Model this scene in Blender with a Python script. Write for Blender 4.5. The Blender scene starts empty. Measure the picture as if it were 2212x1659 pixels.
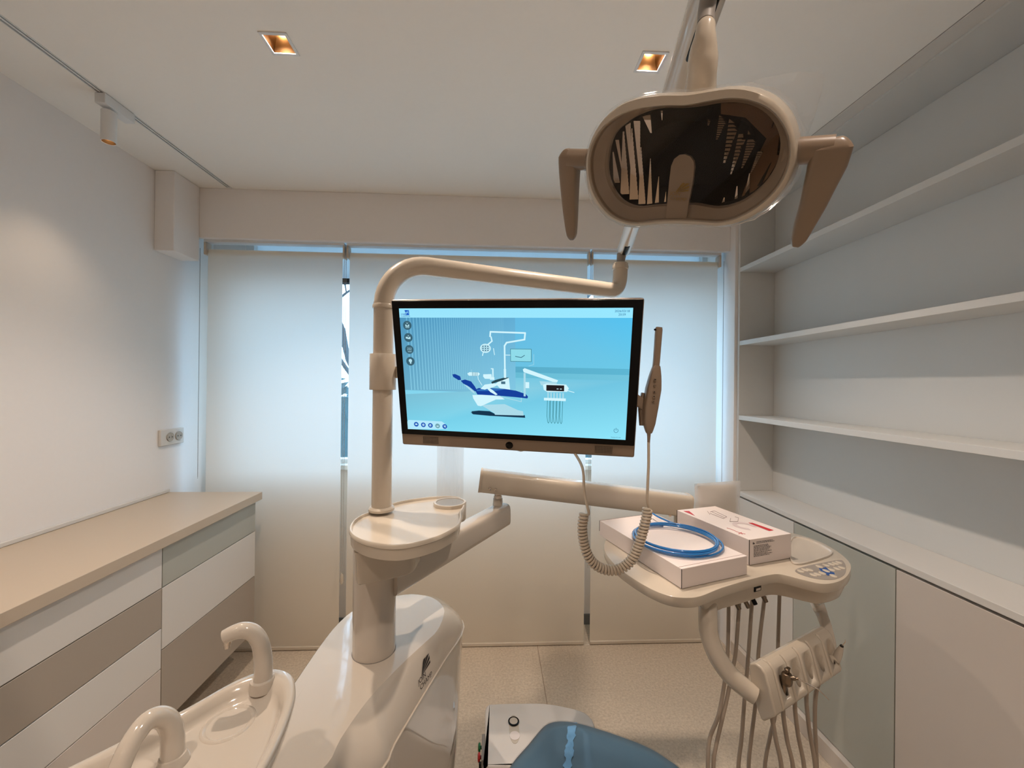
import bpy, bmesh, math, random
from mathutils import Vector, Matrix
random.seed(7)
PI = math.pi
C = bpy.context.scene.collection
scene = bpy.context.scene

# ------------------------------------------------------------------ camera
F_PX, CX, CY = 865.0, 1106.0, 829.5
CAM = Vector((0, 0, 1.47))
yaw, pit, roll = math.radians(2.64), math.radians(0.07), math.radians(-0.6)
fwd = Vector((math.sin(yaw)*math.cos(pit), math.cos(yaw)*math.cos(pit), math.sin(pit)))
r0 = fwd.cross(Vector((0, 0, 1))).normalized(); d0 = fwd.cross(r0)
rgt = math.cos(roll)*r0 + math.sin(roll)*d0
dwn = -math.sin(roll)*r0 + math.cos(roll)*d0
cam_d = bpy.data.cameras.new('camera'); cam = bpy.data.objects.new('camera', cam_d); C.objects.link(cam)
cam.matrix_world = Matrix(((rgt.x, -dwn.x, -fwd.x, CAM.x), (rgt.y, -dwn.y, -fwd.y, CAM.y),
                           (rgt.z, -dwn.z, -fwd.z, CAM.z), (0, 0, 0, 1)))
cam_d.sensor_fit = 'HORIZONTAL'; cam_d.sensor_width = 36; cam_d.lens = 36*F_PX/2212; cam_d.clip_start = 0.02
scene.camera = cam
scene.view_settings.view_transform = 'Standard'; scene.view_settings.look = 'None'
scene.view_settings.gamma = 1; scene.view_settings.use_curve_mapping = False
scene.view_settings.exposure = 0.08

def lin(c):
    c = c/255.0
    return c/12.92 if c <= 0.04045 else ((c+0.055)/1.055)**2.4
def S(r, g, b): return (lin(r), lin(g), lin(b), 1.0)

# ------------------------------------------------------------------ sky and lights
SKY_STRENGTH = 5.6
w = bpy.data.worlds.new('sky'); scene.world = w; w.use_nodes = True
nt = w.node_tree; nt.nodes.clear()
o_ = nt.nodes.new('ShaderNodeOutputWorld'); bg = nt.nodes.new('ShaderNodeBackground')
tc = nt.nodes.new('ShaderNodeTexCoord'); sx = nt.nodes.new('ShaderNodeSeparateXYZ'); cr = nt.nodes.new('ShaderNodeValToRGB')
nt.links.new(tc.outputs['Generated'], sx.inputs[0]); nt.links.new(sx.outputs['Z'], cr.inputs[0])
cr.color_ramp.elements[0].position = 0.0; cr.color_ramp.elements[0].color = (0.30, 0.40, 0.46, 1)
cr.color_ramp.elements[1].position = 0.06; cr.color_ramp.elements[1].color = (0.45, 0.73, 1.0, 1)
nt.links.new(cr.outputs[0], bg.inputs[0]); bg.inputs[1].default_value = SKY_STRENGTH
nt.links.new(bg.outputs[0], o_.inputs[0])

WARM = (1.0, 0.83, 0.70)
def spot(name, loc, energy, angle, radius=0.02, blend=0.6, target=None, color=WARM):
    l = bpy.data.lights.new(name, 'SPOT'); l.energy = energy; l.spot_size = math.radians(angle); l.spot_blend = blend
    l.shadow_soft_size = radius; l.color = color
    o = bpy.data.objects.new(name, l); C.objects.link(o); o.location = loc
    t = Vector(target if target else (loc[0], loc[1], 0)) - Vector(loc)
    o.rotation_euler = t.to_track_quat('-Z', 'Y').to_euler()
    return o
DL = [(-0.662, 1.25), (0.489, 1.251), (-0.662, 0.05), (0.489, 0.05), (-0.662, -1.15), (0.489, -1.15)]
DL_W = 50.0
TRACK_SPOTS = [(-1.415, 1.53), (-1.415, 0.35)]
for (x, y) in DL: spot('downlight_beam', (x, y, 2.518), DL_W*(1.0 if y > 1 else 0.55), 112, 0.02, 0.55)
for (x, y) in TRACK_SPOTS: spot("track_beam", (x, y, 2.338), 6.5, 84, 0.016, 1.0, (x-0.10, y, 0.9), (1.0, 0.74, 0.50))

# ------------------------------------------------------------------ pixel helpers (photo pixel -> point at a real depth)
def ray(u, v): return rgt*((u-CX)/F_PX) + dwn*((v-CY)/F_PX) + fwd
def atz(u, v, z):
    d = ray(u, v); return CAM + d*((z-CAM.z)/d.z)
def aty(u, v, y):
    d = ray(u, v); return CAM + d*(y/d.y)
def atp(u, v, O, n):
    d = ray(u, v); return CAM + d*((O-CAM).dot(n)/d.dot(n))

# ------------------------------------------------------------------ materials
MATS = {}
def pbr(name, col, rough=0.5, metal=0.0, coat=0.0, noise=0.0, scale=40, bump=0.0, spec=0.5, trans=0.0, ior=1.45, sss=0.0):
    m = bpy.data.materials.new(name); m.use_nodes = True; n = m.node_tree; b = n.nodes['Principled BSDF']
    b.inputs['Base Color'].default_value = col if len(col) == 4 else (*col, 1)
    b.inputs['Roughness'].default_value = rough; b.inputs['Metallic'].default_value = metal
    b.inputs['Coat Weight'].default_value = coat; b.inputs['Coat Roughness'].default_value = 0.04
    b.inputs['Specular IOR Level'].default_value = spec; b.inputs['Transmission Weight'].default_value = trans
    b.inputs['IOR'].default_value = ior
    if noise or bump:
        t = n.nodes.new('ShaderNodeTexCoord'); z = n.nodes.new('ShaderNodeTexNoise'); z.inputs['Scale'].default_value = scale
        z.inputs['Detail'].default_value = 5; n.links.new(t.outputs['Object'], z.inputs['Vector'])
        if noise:
            h = n.nodes.new('ShaderNodeHueSaturation'); mr = n.nodes.new('ShaderNodeMapRange')
            mr.inputs['To Min'].default_value = 1-noise; mr.inputs['To Max'].default_value = 1+noise
            n.links.new(z.outputs['Fac'], mr.inputs['Value']); n.links.new(mr.outputs[0], h.inputs['Value'])
            h.inputs['Color'].default_value = b.inputs['Base Color'].default_value
            n.links.new(h.outputs[0], b.inputs['Base Color'])
        if bump:
            bp = n.nodes.new('ShaderNodeBump'); bp.inputs['Strength'].default_value = bump; bp.inputs['Distance'].default_value = 0.002
            n.links.new(z.outputs['Fac'], bp.inputs['Height']); n.links.new(bp.outputs[0], b.inputs['Normal'])
    MATS[name] = m; return m
def emit(name, col, s):
    m = bpy.data.materials.new(name); m.use_nodes = True; n = m.node_tree; n.nodes.clear()
    e = n.nodes.new('ShaderNodeEmission'); o = n.nodes.new('ShaderNodeOutputMaterial')
    e.inputs[0].default_value = (*col[:3], 1); e.inputs[1].default_value = s; n.links.new(e.outputs[0], o.inputs[0])
    return m
def film(name, col, clear, rough=0.12, diff=0.35):
    """thin clear plastic: mostly see-through, the rest a glossy and milky film"""
    m = bpy.data.materials.new(name); m.use_nodes = True; n = m.node_tree; n.nodes.clear()
    o = n.nodes.new('ShaderNodeOutputMaterial'); t = n.nodes.new('ShaderNodeBsdfTransparent'); g = n.nodes.new('ShaderNodeBsdfGlossy')
    d = n.nodes.new('ShaderNodeBsdfDiffuse'); a = n.nodes.new('ShaderNodeMixShader'); c = n.nodes.new('ShaderNodeMixShader')
    g.inputs['Roughness'].default_value = rough; g.inputs['Color'].default_value = (1, 1, 1, 1); d.inputs['Color'].default_value = (*col[:3], 1)
    t.inputs['Color'].default_value = (0.97, 0.97, 0.97, 1)
    a.inputs[0].default_value = diff; n.links.new(g.outputs[0], a.inputs[1]); n.links.new(d.outputs[0], a.inputs[2])
    c.inputs[0].default_value = 1-clear; n.links.new(t.outputs[0], c.inputs[1]); n.links.new(a.outputs[0], c.inputs[2])
    n.links.new(c.outputs[0], o.inputs[0]); return m

wall_m = pbr('wall_paint', S(240, 236, 233), 0.85, noise=0.012, scale=60, bump=0.05)
ceil_m = pbr('ceiling_paint', S(243, 240, 234), 0.9, noise=0.01, scale=60, bump=0.04)
lam_w = pbr('white_laminate', S(217, 213, 207), 0.42, noise=0.008, scale=200)
lam_cab = pbr('warm_white_laminate', S(204, 194, 184), 0.45, noise=0.008, scale=200)
lam_sage = pbr('sage_laminate', S(177, 178, 169), 0.45, noise=0.01, scale=200)
lam_taupe = pbr('taupe_laminate', S(168, 157, 144), 0.45, noise=0.01, scale=200)
lam_top = pbr('worktop_laminate', S(194, 178, 158), 0.38, noise=0.012, scale=300)
lam_shelf = pbr('cool_white_laminate', S(214, 213, 209), 0.42, noise=0.008, scale=200)
gap_m = pbr('dark_gap', S(60, 55, 50), 0.8)
plas = pbr('cream_plastic', S(200, 188, 171), 0.22, coat=0.35, noise=0.004, scale=20)
plas_g = pbr('glossy_white_plastic', S(205, 194, 180), 0.10, coat=0.8)
ceram = pbr('cream_ceramic', S(200, 189, 175), 0.08, coat=1.0)
plas_m = pbr('beige_matt_plastic', S(204, 188, 168), 0.4)
plas_t = pbr('taupe_plastic', S(140, 120, 101), 0.32, coat=0.2)
grey_p = pbr('grey_plastic', S(140, 134, 128), 0.4)
hose_m = pbr('grey_hose', S(168, 152, 136), 0.45)
black_m = pbr('black_plastic', S(12, 11, 10), 0.22, spec=0.18)
void_m = pbr('matt_black', S(10, 8, 7), 0.7, spec=0.1)
dark_m = pbr('dark_rubber', S(35, 32, 30), 0.6)
chrome = pbr('chrome', S(215, 205, 195), 0.15, metal=1)
brass = pbr('aged_brass', S(128, 112, 96), 0.28, metal=1)
gold = pbr('gold_reflector', S(150, 116, 78), 0.28, metal=1, noise=0.06, scale=60, bump=0.15)
refl_m = pbr('dark_mirror', S(222, 206, 190), 0.05, metal=1)
brown_m = pbr('smoked_mirror', S(98, 76, 58), 0.12, metal=1)
card = pbr('white_card', S(232, 220, 214), 0.5, noise=0.006, scale=150)
red_m = pbr('red_print', S(190, 44, 52), 0.5)
pink_m = pbr('pale_pink_print', S(214, 196, 194), 0.5)
ink = pbr('dark_ink', S(70, 64, 62), 0.5)
logo_m = pbr('logo_ink', S(25, 24, 28), 0.35)
goldink = pbr('gold_ink', S(150, 120, 70), 0.3, metal=0.4)
leather = pbr('blue_grey_upholstery', S(70, 98, 116), 0.34, coat=0.15, noise=0.03, scale=90, bump=0.04)
reflection_b = pbr('blue_reflection_paint', S(112, 165, 208), 0.25, noise=0.12, scale=60, bump=0.6)  # colour of the reflection painted on the chair film
green_p = pbr('green_plastic', S(20, 110, 60), 0.3); red_p = pbr('red_plastic', S(190, 30, 30), 0.3)
blue_p = pbr('blue_print', S(40, 78, 140), 0.4)
pad_m = pbr('control_pad', S(148, 140, 132), 0.35)
white_e = emit('led_disc', (1.0, 0.84, 0.62), 75)
clear_film = film('clear_plastic_film', (0.9, 0.88, 0.85), 0.86)
lens_m = film('clear_lens', (0.8, 0.76, 0.7), 0.965, 0.03, 0.1)
tube_clear = film('clear_acrylic', (0.85, 0.86, 0.86), 0.84, 0.05, 0.6)
bag_m = film('milky_plastic', (0.95, 0.94, 0.92), 0.5, 0.2, 0.7)
pouch_m = pbr('beige_packet', S(224, 212, 194), 0.5, noise=0.02, scale=30, bump=0.3)
bark = pbr('bark', S(70, 82, 90), 0.9); leafm = pbr('hedge_leaves', S(48, 88, 98), 0.8, noise=0.3, scale=12)
alu = pbr('white_powder_coat', S(225, 226, 226), 0.4)
frost = None
def mk_translucent(name, col, tr, rough_col=None):
    m = bpy.data.materials.new(name); m.use_nodes = True; n = m.node_tree; n.nodes.clear()
    o = n.nodes.new('ShaderNodeOutputMaterial'); d = n.nodes.new('ShaderNodeBsdfDiffuse'); t = n.nodes.new('ShaderNodeBsdfTranslucent')
    x = n.nodes.new('ShaderNodeMixShader'); x.inputs[0].default_value = tr
    d.inputs[0].default_value = col; t.inputs[0].default_value = rough_col or col
    tc = n.nodes.new('ShaderNodeTexCoord'); mp = n.nodes.new('ShaderNodeMapping'); mp.inputs['Scale'].default_value = (500, 500, 90)
    z = n.nodes.new('ShaderNodeTexNoise'); z.inputs['Scale'].default_value = 1.0; bp = n.nodes.new('ShaderNodeBump'); bp.inputs['Strength'].default_value = 0.25
    bp.inputs['Distance'].default_value = 0.0006
    n.links.new(tc.outputs['Object'], mp.inputs[0]); n.links.new(mp.outputs[0], z.inputs['Vector']); n.links.new(z.outputs['Fac'], bp.inputs['Height'])
    n.links.new(bp.outputs[0], d.inputs['Normal'])
    n.links.new(d.outputs[0], x.inputs[1]); n.links.new(t.outputs[0], x.inputs[2]); n.links.new(x.outputs[0], o.inputs[0]); return m
blind_m = mk_translucent('blind_fabric', S(246, 231, 208), 0.44, S(242, 239, 232))
frost = mk_translucent('frosted_panel', S(225, 232, 236), 0.4)
blue_tube = pbr('blue_tubing', S(40, 130, 205), 0.12, coat=0.6, trans=0.35)

def floor_material():
    m = bpy.data.materials.new('speckled_linoleum'); m.use_nodes = True; n = m.node_tree; b = n.nodes['Principled BSDF']
    t = n.nodes.new('ShaderNodeTexCoord')
    a = n.nodes.new('ShaderNodeTexNoise'); a.inputs['Scale'].default_value = 90; a.inputs['Detail'].default_value = 8; a.inputs['Roughness'].default_value = 0.75
    n.links.new(t.outputs['Object'], a.inputs['Vector'])
    r = n.nodes.new('ShaderNodeValToRGB'); r.color_ramp.elements[0].position = 0.33; r.color_ramp.elements[0].color = S(178, 162, 142)
    r.color_ramp.elements[1].position = 0.62; r.color_ramp.elements[1].color = S(210, 195, 175)
    n.links.new(a.outputs['Fac'], r.inputs[0])
    v = n.nodes.new('ShaderNodeTexVoronoi'); v.inputs['Scale'].default_value = 75; v.inputs['Randomness'].default_value = 1
    n.links.new(t.outputs['Object'], v.inputs['Vector'])
    r2 = n.nodes.new('ShaderNodeValToRGB'); r2.color_ramp.elements[0].position = 0.05; r2.color_ramp.elements[0].color = (1, 1, 1, 1)
    r2.color_ramp.elements[1].position = 0.14; r2.color_ramp.elements[1].color = (0, 0, 0, 1)
    n.links.new(v.outputs['Distance'], r2.inputs[0])
    # only some cells hold a fleck
    sp = n.nodes.new('ShaderNodeSeparateColor'); n.links.new(v.outputs['Color'], sp.inputs[0])
    gt = n.nodes.new('ShaderNodeMath'); gt.operation = 'GREATER_THAN'; gt.inputs[1].default_value = 0.72; n.links.new(sp.outputs[0], gt.inputs[0])
    mu = n.nodes.new('ShaderNodeMath'); mu.operation = 'MULTIPLY'; n.links.new(r2.outputs[0], mu.inputs[0]); n.links.new(gt.outputs[0], mu.inputs[1])
    mx = n.nodes.new('ShaderNodeMix'); mx.data_type = 'RGBA'; mx.inputs['B'].default_value = S(118, 98, 78)
    n.links.new(mu.outputs[0], mx.inputs['Factor']); n.links.new(r.outputs[0], mx.inputs['A'])
    # welded sheet seams every 1.9 m
    s = n.nodes.new('ShaderNodeSeparateXYZ'); n.links.new(t.outputs['Object'], s.inputs[0])
    ad = n.nodes.new('ShaderNodeMath'); ad.operation = 'ADD'; ad.inputs[1].default_value = -0.262+0.95; n.links.new(s.outputs['X'], ad.inputs[0])
    mo = n.nodes.new('ShaderNodeMath'); mo.operation = 'PINGPONG'; mo.inputs[1].default_value = 0.95; n.links.new(ad.outputs[0], mo.inputs[0])
    lt = n.nodes.new('ShaderNodeMath'); lt.operation = 'GREATER_THAN'; lt.inputs[1].default_value = 0.9485; n.links.new(mo.outputs[0], lt.inputs[0])
    m2 = n.nodes.new('ShaderNodeMix'); m2.data_type = 'RGBA'; m2.inputs['B'].default_value = S(140, 120, 100)
    n.links.new(lt.outputs[0], m2.inputs['Factor']); n.links.new(mx.outputs['Result'], m2.inputs['A'])
    n.links.new(m2.outputs['Result'], b.inputs['Base Color']); b.inputs['Roughness'].default_value = 0.42
    return m
floor_m = floor_material()

# ------------------------------------------------------------------ mesh builder
def catmull(P, n=8, closed=False):
    P = [Vector(p) for p in P]; N = len(P); out = []
    rng = range(N) if closed else range(N-1)
    for i in rng:
        if closed: a, b, c, d = P[(i-1) % N], P[i], P[(i+1) % N], P[(i+2) % N]
        else: a, b, c, d = P[max(i-1, 0)], P[i], P[i+1], P[min(i+2, N-1)]
        for k in range(n):
            t = k/n
            out.append(0.5*((2*b)+(c-a)*t+(2*a-5*b+4*c-d)*t*t+(3*b-a-3*c+d)*t**3))
    if not closed: out.append(P[-1])
    return out
def lerp_list(L, t):
    x = t*(len(L)-1); i = min(int(x), len(L)-2); f = x-i; return L[i]*(1-f)+L[i+1]*f

class MB:
    def __init__(s): s.bm = bmesh.new()
    def face(s, pts, mi=0):
        vs = [s.bm.verts.new(p) for p in pts]
        try:
            f = s.bm.faces.new(vs); f.material_index = mi; return f
        except ValueError: return None
    def box(s, lo, hi, mi=0):
        x0, y0, z0 = lo; x1, y1, z1 = hi
        return s.obox(Vector(((x0+x1)/2, (y0+y1)/2, (z0+z1)/2)), Vector((1, 0, 0)), Vector((0, 1, 0)), (abs(x1-x0), abs(y1-y0), abs(z1-z0)), mi)
    def obox(s, c, ax, ay, size, mi=0):
        ax = Vector(ax).normalized(); az = ax.cross(Vector(ay)).normalized(); ay = az.cross(ax)
        vs = []
        for k in (-1, 1):
            for j in (-1, 1):
                for i in (-1, 1):
                    vs.append(s.bm.verts.new(Vector(c)+ax*(i*size[0]/2)+ay*(j*size[1]/2)+az*(k*size[2]/2)))
        for q in ((0, 2, 3, 1), (4, 5, 7, 6), (0, 1, 5, 4), (2, 6, 7, 3), (0, 4, 6, 2), (1, 3, 7, 5)):
            s.bm.faces.new([vs[i] for i in q]).material_index = mi
        return s
    def loft(s, rings, cap0=True, cap1=True, mi=0, closed_ring=True, loop=False):
        V = [[s.bm.verts.new(p) for p in r] for r in rings]; n = len(V[0])
        pairs = list(range(len(V)-1)) + ([len(V)-1] if loop else [])
        for a in pairs:
            b = (a+1) % len(V)
            for i in range(n if closed_ring else n-1):
                j = (i+1) % n
                f = s.bm.faces.new((V[a][i], V[a][j], V[b][j], V[b][i])); f.material_index = mi
        if cap0 and not loop: s.bm.faces.new(V[0][::-1]).material_index = mi
        if cap1 and not loop: s.bm.faces.new(V[-1]).material_index = mi
        return s
    def tube(s, path, r, n=16, mi=0, cap=True, flat=None, up=None, closed=False):
        """r: radius or list; flat: (rw, rh) scale of the section; up: reference vector"""
        P = [Vector(p) for p in path]; N = len(P); rings = []
        rf = (lambda t: r) if not isinstance(r, (list, tuple)) else (lambda t: lerp_list(list(r), t))
        T = []
        for i in range(N):
            if closed: t = P[(i+1) % N]-P[(i-1) % N]
            else: t = P[min(i+1, N-1)]-P[max(i-1, 0)]
            T.append(t.normalized())
        u = Vector(up) if up else (Vector((0, 0, 1)) if abs(T[0].z) < 0.9 else Vector((0, 1, 0)))
        nrm = (u - T[0]*u.dot(T[0])).normalized()
        for i in range(N):
            if i:
                nrm = nrm - T[i]*nrm.dot(T[i])
                if up: nrm = (Vector(up)-T[i]*Vector(up).dot(T[i]))
                nrm.normalize()
            bi = T[i].cross(nrm); R = rf(i/(N-1)); a_, b_ = flat if flat else (1, 1)
            ring = []
            for k in range(n):
                th = 2*PI*k/n; cth, sth = math.cos(th), math.sin(th)
                if flat and len(flat) == 2 and n >= 16:   # rounded rectangle section
                    e = 0.45
                    cth = math.copysign(abs(cth)**e, cth); sth = math.copysign(abs(sth)**e, sth)
                ring.append(P[i]+bi*(cth*R*a_)+nrm*(sth*R*b_))
            rings.append(ring)
        return s.loft(rings, cap, cap, mi, loop=closed)
    def lathe(s, c, axis, prof, n=32, mi=0, cap0=True, cap1=True):
        """prof: list of (radius, height along axis)"""
        ax = Vector(axis).normalized(); u = ax.orthogonal().normalized(); v = ax.cross(u)
        rings = [[Vector(c)+ax*h+(u*math.cos(2*PI*k/n)+v*math.sin(2*PI*k/n))*max(r, 1e-5) for k in range(n)] for r, h in prof]
        return s.loft(rings, cap0, cap1, mi)
    def slab(s, outline, levels, mi=0, cap0=True, cap1=True):
        """outline: list of (x,y); levels: list of (inset, z)"""
        rings = []
        for ins, z in levels:
            o = offset2(outline, ins); rings.append([Vector((p[0], p[1], z)) for p in o])
        return s.loft(rings, cap0, cap1, mi)
    def add_mesh(s, me, M, mi=0):
        vs = [s.bm.verts.new(M @ v.co) for v in me.vertices]
        for p in me.polygons:
            try: s.bm.faces.new([vs[i] for i in p.vertices]).material_index = mi
            except ValueError: pass
    def build(s, name, mats, parent=None, angle=35, bevel=0, seg=2, smooth=True, fix=True, sub=0):
        if fix: bmesh.ops.recalc_face_normals(s.bm, faces=s.bm.faces)
        me = bpy.data.meshes.new(name); base = Vector((0, 0, 0))
        if parent is not None:
            q = parent
            while q: base += q.location; q = q.parent
            bmesh.ops.translate(s.bm, vec=-base, verts=s.bm.verts)
        s.bm.to_mesh(me); s.bm.free()
        for m in (mats if isinstance(mats, (list, tuple)) else [mats]): me.materials.append(m)
        if smooth:
            me.polygons.foreach_set('use_smooth', [True]*len(me.polygons)); me.set_sharp_from_angle(angle=math.radians(angle))
        o = bpy.data.objects.new(name, me); C.objects.link(o)
        if parent is not None: o.parent = parent
        if bevel:
            b = o.modifiers.new('bevel', 'BEVEL'); b.width = bevel; b.segments = seg; b.limit_method = 'ANGLE'; b.angle_limit = math.radians(40)
            b.harden_normals = False
        if sub:
            b = o.modifiers.new('sub', 'SUBSURF'); b.levels = sub; b.render_levels = sub
        return o
def offset2(P, d):
    n = len(P); A = sum(P[i][0]*P[(i+1) % n][1]-P[(i+1) % n][0]*P[i][1] for i in range(n)); sg = 1 if A > 0 else -1
    out = []
    for i in range(n):
        a, b = P[(i-1) % n], P[(i+1) % n]; tx, ty = b[0]-a[0], b[1]-a[1]; L = math.hypot(tx, ty) or 1
        out.append((P[i][0]-sg*ty/L*d, P[i][1]+sg*tx/L*d))
    return out

def tag(o, label=None, cat=None, group=None, kind=None):
    if label: o['label'] = label
    if cat: o['category'] = cat
    if group: o['group'] = group
    if kind: o['kind'] = kind
    return o
def thing(name, label, cat, loc=(0, 0, 0), group=None):
    o = bpy.data.objects.new(name, None); C.objects.link(o); o.location = loc; o.empty_display_size = 0.05
    return tag(o, label, cat, group)
def struct(name, mb, m, **k): return tag(mb.build(name, m, **k), kind='structure')
def bbox(lo, hi): return MB().box(lo, hi)

TXT = {}
def text_mesh(s):
    if s not in TXT:
        cu = bpy.data.curves.new('t', 'FONT'); cu.body = s; cu.align_x = 'CENTER'; cu.align_y = 'CENTER'; cu.size = 1; cu.resolution_u = 3
        ob = bpy.data.objects.new('t', cu); C.objects.link(ob)
        dg = bpy.context.evaluated_depsgraph_get(); dg.update()
        TXT[s] = bpy.data.meshes.new_from_object(ob.evaluated_get(dg)); bpy.data.objects.remove(ob)
    return TXT[s]
def frame(c, ax, ay, sc=1.0, sy=None):
    ax = Vector(ax).normalized(); az = ax.cross(Vector(ay)).normalized(); ay = az.cross(ax)
    M = Matrix.Identity(4)
    for i in range(3): M[i][0] = ax[i]*sc; M[i][1] = ay[i]*(sy or sc); M[i][2] = az[i]*sc; M[i][3] = c[i]
    return M

# ================================================================== ROOM
XL, XR, YB, YF, H = -1.665, 1.56, 2.45, -1.95, 2.5
struct('floor', bbox((XL-0.1, YF-0.1, -0.1), (XR+0.1, YB+0.12, 0)), floor_m)
struct('wall_left', bbox((XL-0.1, YF-0.1, 0), (XL, YB+0.12, 2.66)), wall_m)
struct('wall_right', bbox((XR, YF-0.1, 0), (XR+0.1, YB+0.12, 2.66)), wall_m)
struct('wall_front', bbox((XL, YF-0.1, 0), (XR, YF, 2.66)), wall_m)
# window wall: parapet, side piece and the bulkhead above the blinds
WX0, WX1, WZ0, WZ1 = -1.48, 1.33, 0.99, 2.40
mb = MB(); mb.box((XL, YB, 0), (XR, YB+0.1, WZ0)); mb.box((XL, YB, WZ0), (WX0, YB+0.1, H)); mb.box((WX1, YB, WZ0), (XR, YB+0.1, H)); mb.box((WX0, YB, WZ1), (WX1, YB+0.1, H))
struct('wall_back', mb, wall_m)
struct('wall_bulkhead', bbox((XL, 2.205, 2.236), (1.33, 2.232, H)), wall_m, bevel=0.002)
struct('trim_1', bbox((1.33, 2.157, 0), (XR, YB, H)), wall_m, bevel=0.002)
struct('trim_2', bbox((XL, 2.035, 2.108), (-1.572, 2.205, H)), wall_m, bevel=0.003)
struct('baseboard_back', bbox((XL, YB-0.012, 0), (1.33, YB, 0.06)), pbr('grey_skirting', S(120, 122, 124), 0.5))
# ceiling with real openings for the downlights and the track slot
TX0, TX1, TYE = -1.4275, -1.4005, 2.195
hs = 0.034
holes = [(x-hs, x+hs, y-hs, y+hs) for x, y in DL] + [(TX0, TX1, YF, TYE)]
xs = sorted(set([XL, XR] + [h[0] for h in holes] + [h[1] for h in holes])); ys = sorted(set([YF, YB] + [h[2] for h in holes] + [h[3] for h in holes]))
mb = MB()
for i in range(len(xs)-1):
    for j in range(len(ys)-1):
        cx_, cy_ = (xs[i]+xs[i+1])/2, (ys[j]+ys[j+1])/2
        if any(h[0] < cx_ < h[1] and h[2] < cy_ < h[3] for h in holes): continue
        mb.face([(xs[i], ys[j], H), (xs[i], ys[j+1], H), (xs[i+1], ys[j+1], H), (xs[i+1], ys[j], H)])
bmesh.ops.remove_doubles(mb.bm, verts=mb.bm.verts, dist=1e-5)
ext = bmesh.ops.extrude_face_region(mb.bm, geom=list(mb.bm.faces))
bmesh.ops.translate(mb.bm, vec=(0, 0, 0.014), verts=[v for v in ext['geom'] if isinstance(v, bmesh.types.BMVert)])
mb.box((XL, YF, 2.64), (XR, YB, 2.66))
struct('ceiling', mb, ceil_m, smooth=False)
struct('gap_shade_strip', bbox((1.2865, YF, 2.4985), (1.288, 2.157, 2.5)), grey_p)  # grey strip painted for the shade in the ceiling's shadow gap
struct('trim_3', bbox((1.288, YF, 2.494), (1.345, 2.157, 2.5)), lam_w)

# window: frame, transom bar, frosted transom, glass, sill
fr = MB()
for (a, b) in (((WX0, 2.455, WZ0), (WX0+0.045, 2.52, WZ1)), ((WX1-0.03, 2.455, WZ0), (WX1, 2.52, WZ1)), ((WX0, 2.455, WZ0), (WX1, 2.52, WZ0+0.02)), ((WX0, 2.455, WZ1-0.02), (WX1, 2.52, WZ1))):
    fr.box(a, b)
win = struct('window_1', fr, alu)
bar = bbox((WX0+0.045, 2.46, 2.075), (WX1-0.03, 2.51, 2.10)).build('transom_bar', dark_m, win)
bbox((WX0+0.045, 2.49, 2.10), (WX1-0.03, 2.494, WZ1-0.02)).build('frosted_transom', frost, win)
gl = film('window_glass', (0.9, 1, 1), 0.95, 0.0, 0.0)
bbox((WX0+0.045, 2.485, WZ0+0.02), (WX1-0.03, 2.489, 2.075)).build('pane', gl, win)
struct('trim_4', bbox((WX0, 2.40, 0.955), (WX1, 2.455, 0.985)), alu, bevel=0.004)

# outside
def tree():
    t = thing('bare_tree', 'bare winding tree outside, seen through the slit between the blinds', 'tree', (-1.1, 7, -0.5))
    mb = MB(); rnd = random.Random(4)
    def br(p, d, L, r, k):
        pts = [p]; q = p.copy(); dd = d.copy()
        for i in range(6):
            dd = (dd+Vector((rnd.uniform(-.28, .28), rnd.uniform(-.2, .2), rnd.uniform(-.1, .16)))).normalized(); q = q+dd*L/6; pts.append(q.copy())
        mb.tube(catmull(pts, 3), [r, r*0.55], 7)
        if k:
            for i in range(4):
                s = pts[rnd.choice((2, 3, 4, 5, 6))]; nd = (dd+Vector((rnd.uniform(-1, 1), rnd.uniform(-.5, .5), rnd.uniform(-.2, .7)))).normalized()
                br(s, nd, L*0.72, r*0.55, k-1)
    for xo in (-1.9, 1.3, -5.0):
        br(Vector((xo, 7.4, -0.5)), Vector((0.02, 0, 1)), 3.0, 0.08, 4)
    mb.build('branches', bark, t)
tree()
mb = MB(); rnd = random.Random(3)
for i in range(2600):
    p = Vector((rnd.uniform(-9, 9), rnd.uniform(4.6, 5.2), rnd.uniform(-0.4, 1.45+0.25*rnd.random()))); s = rnd.uniform(.05, .11)
    a = Vector((rnd.uniform(-1, 1), rnd.uniform(-1, 1), rnd.uniform(-1, 1))).normalized(); b = a.orthogonal().normalized()
    mb.face([p-a*s, p+b*s*.5, p+a*s, p-b*s*.5])
hd = thing('hedge', 'dense teal green hedge outside below the tree, seen through the slits', 'hedge', (0, 5.4, -0.4))
tag(mb.build('foliage', leafm, hd, fix=False), kind='stuff')
tag(bbox((-10, 4.8, -0.5), (10, 5.1, 1.3)).build('stems', leafm, hd))
tag(bbox((-14, 2.8, -0.6), (14, 16, -0.5)).build('ground', pbr('paving', S(150, 155, 160), 0.9)), kind='structure')

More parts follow.
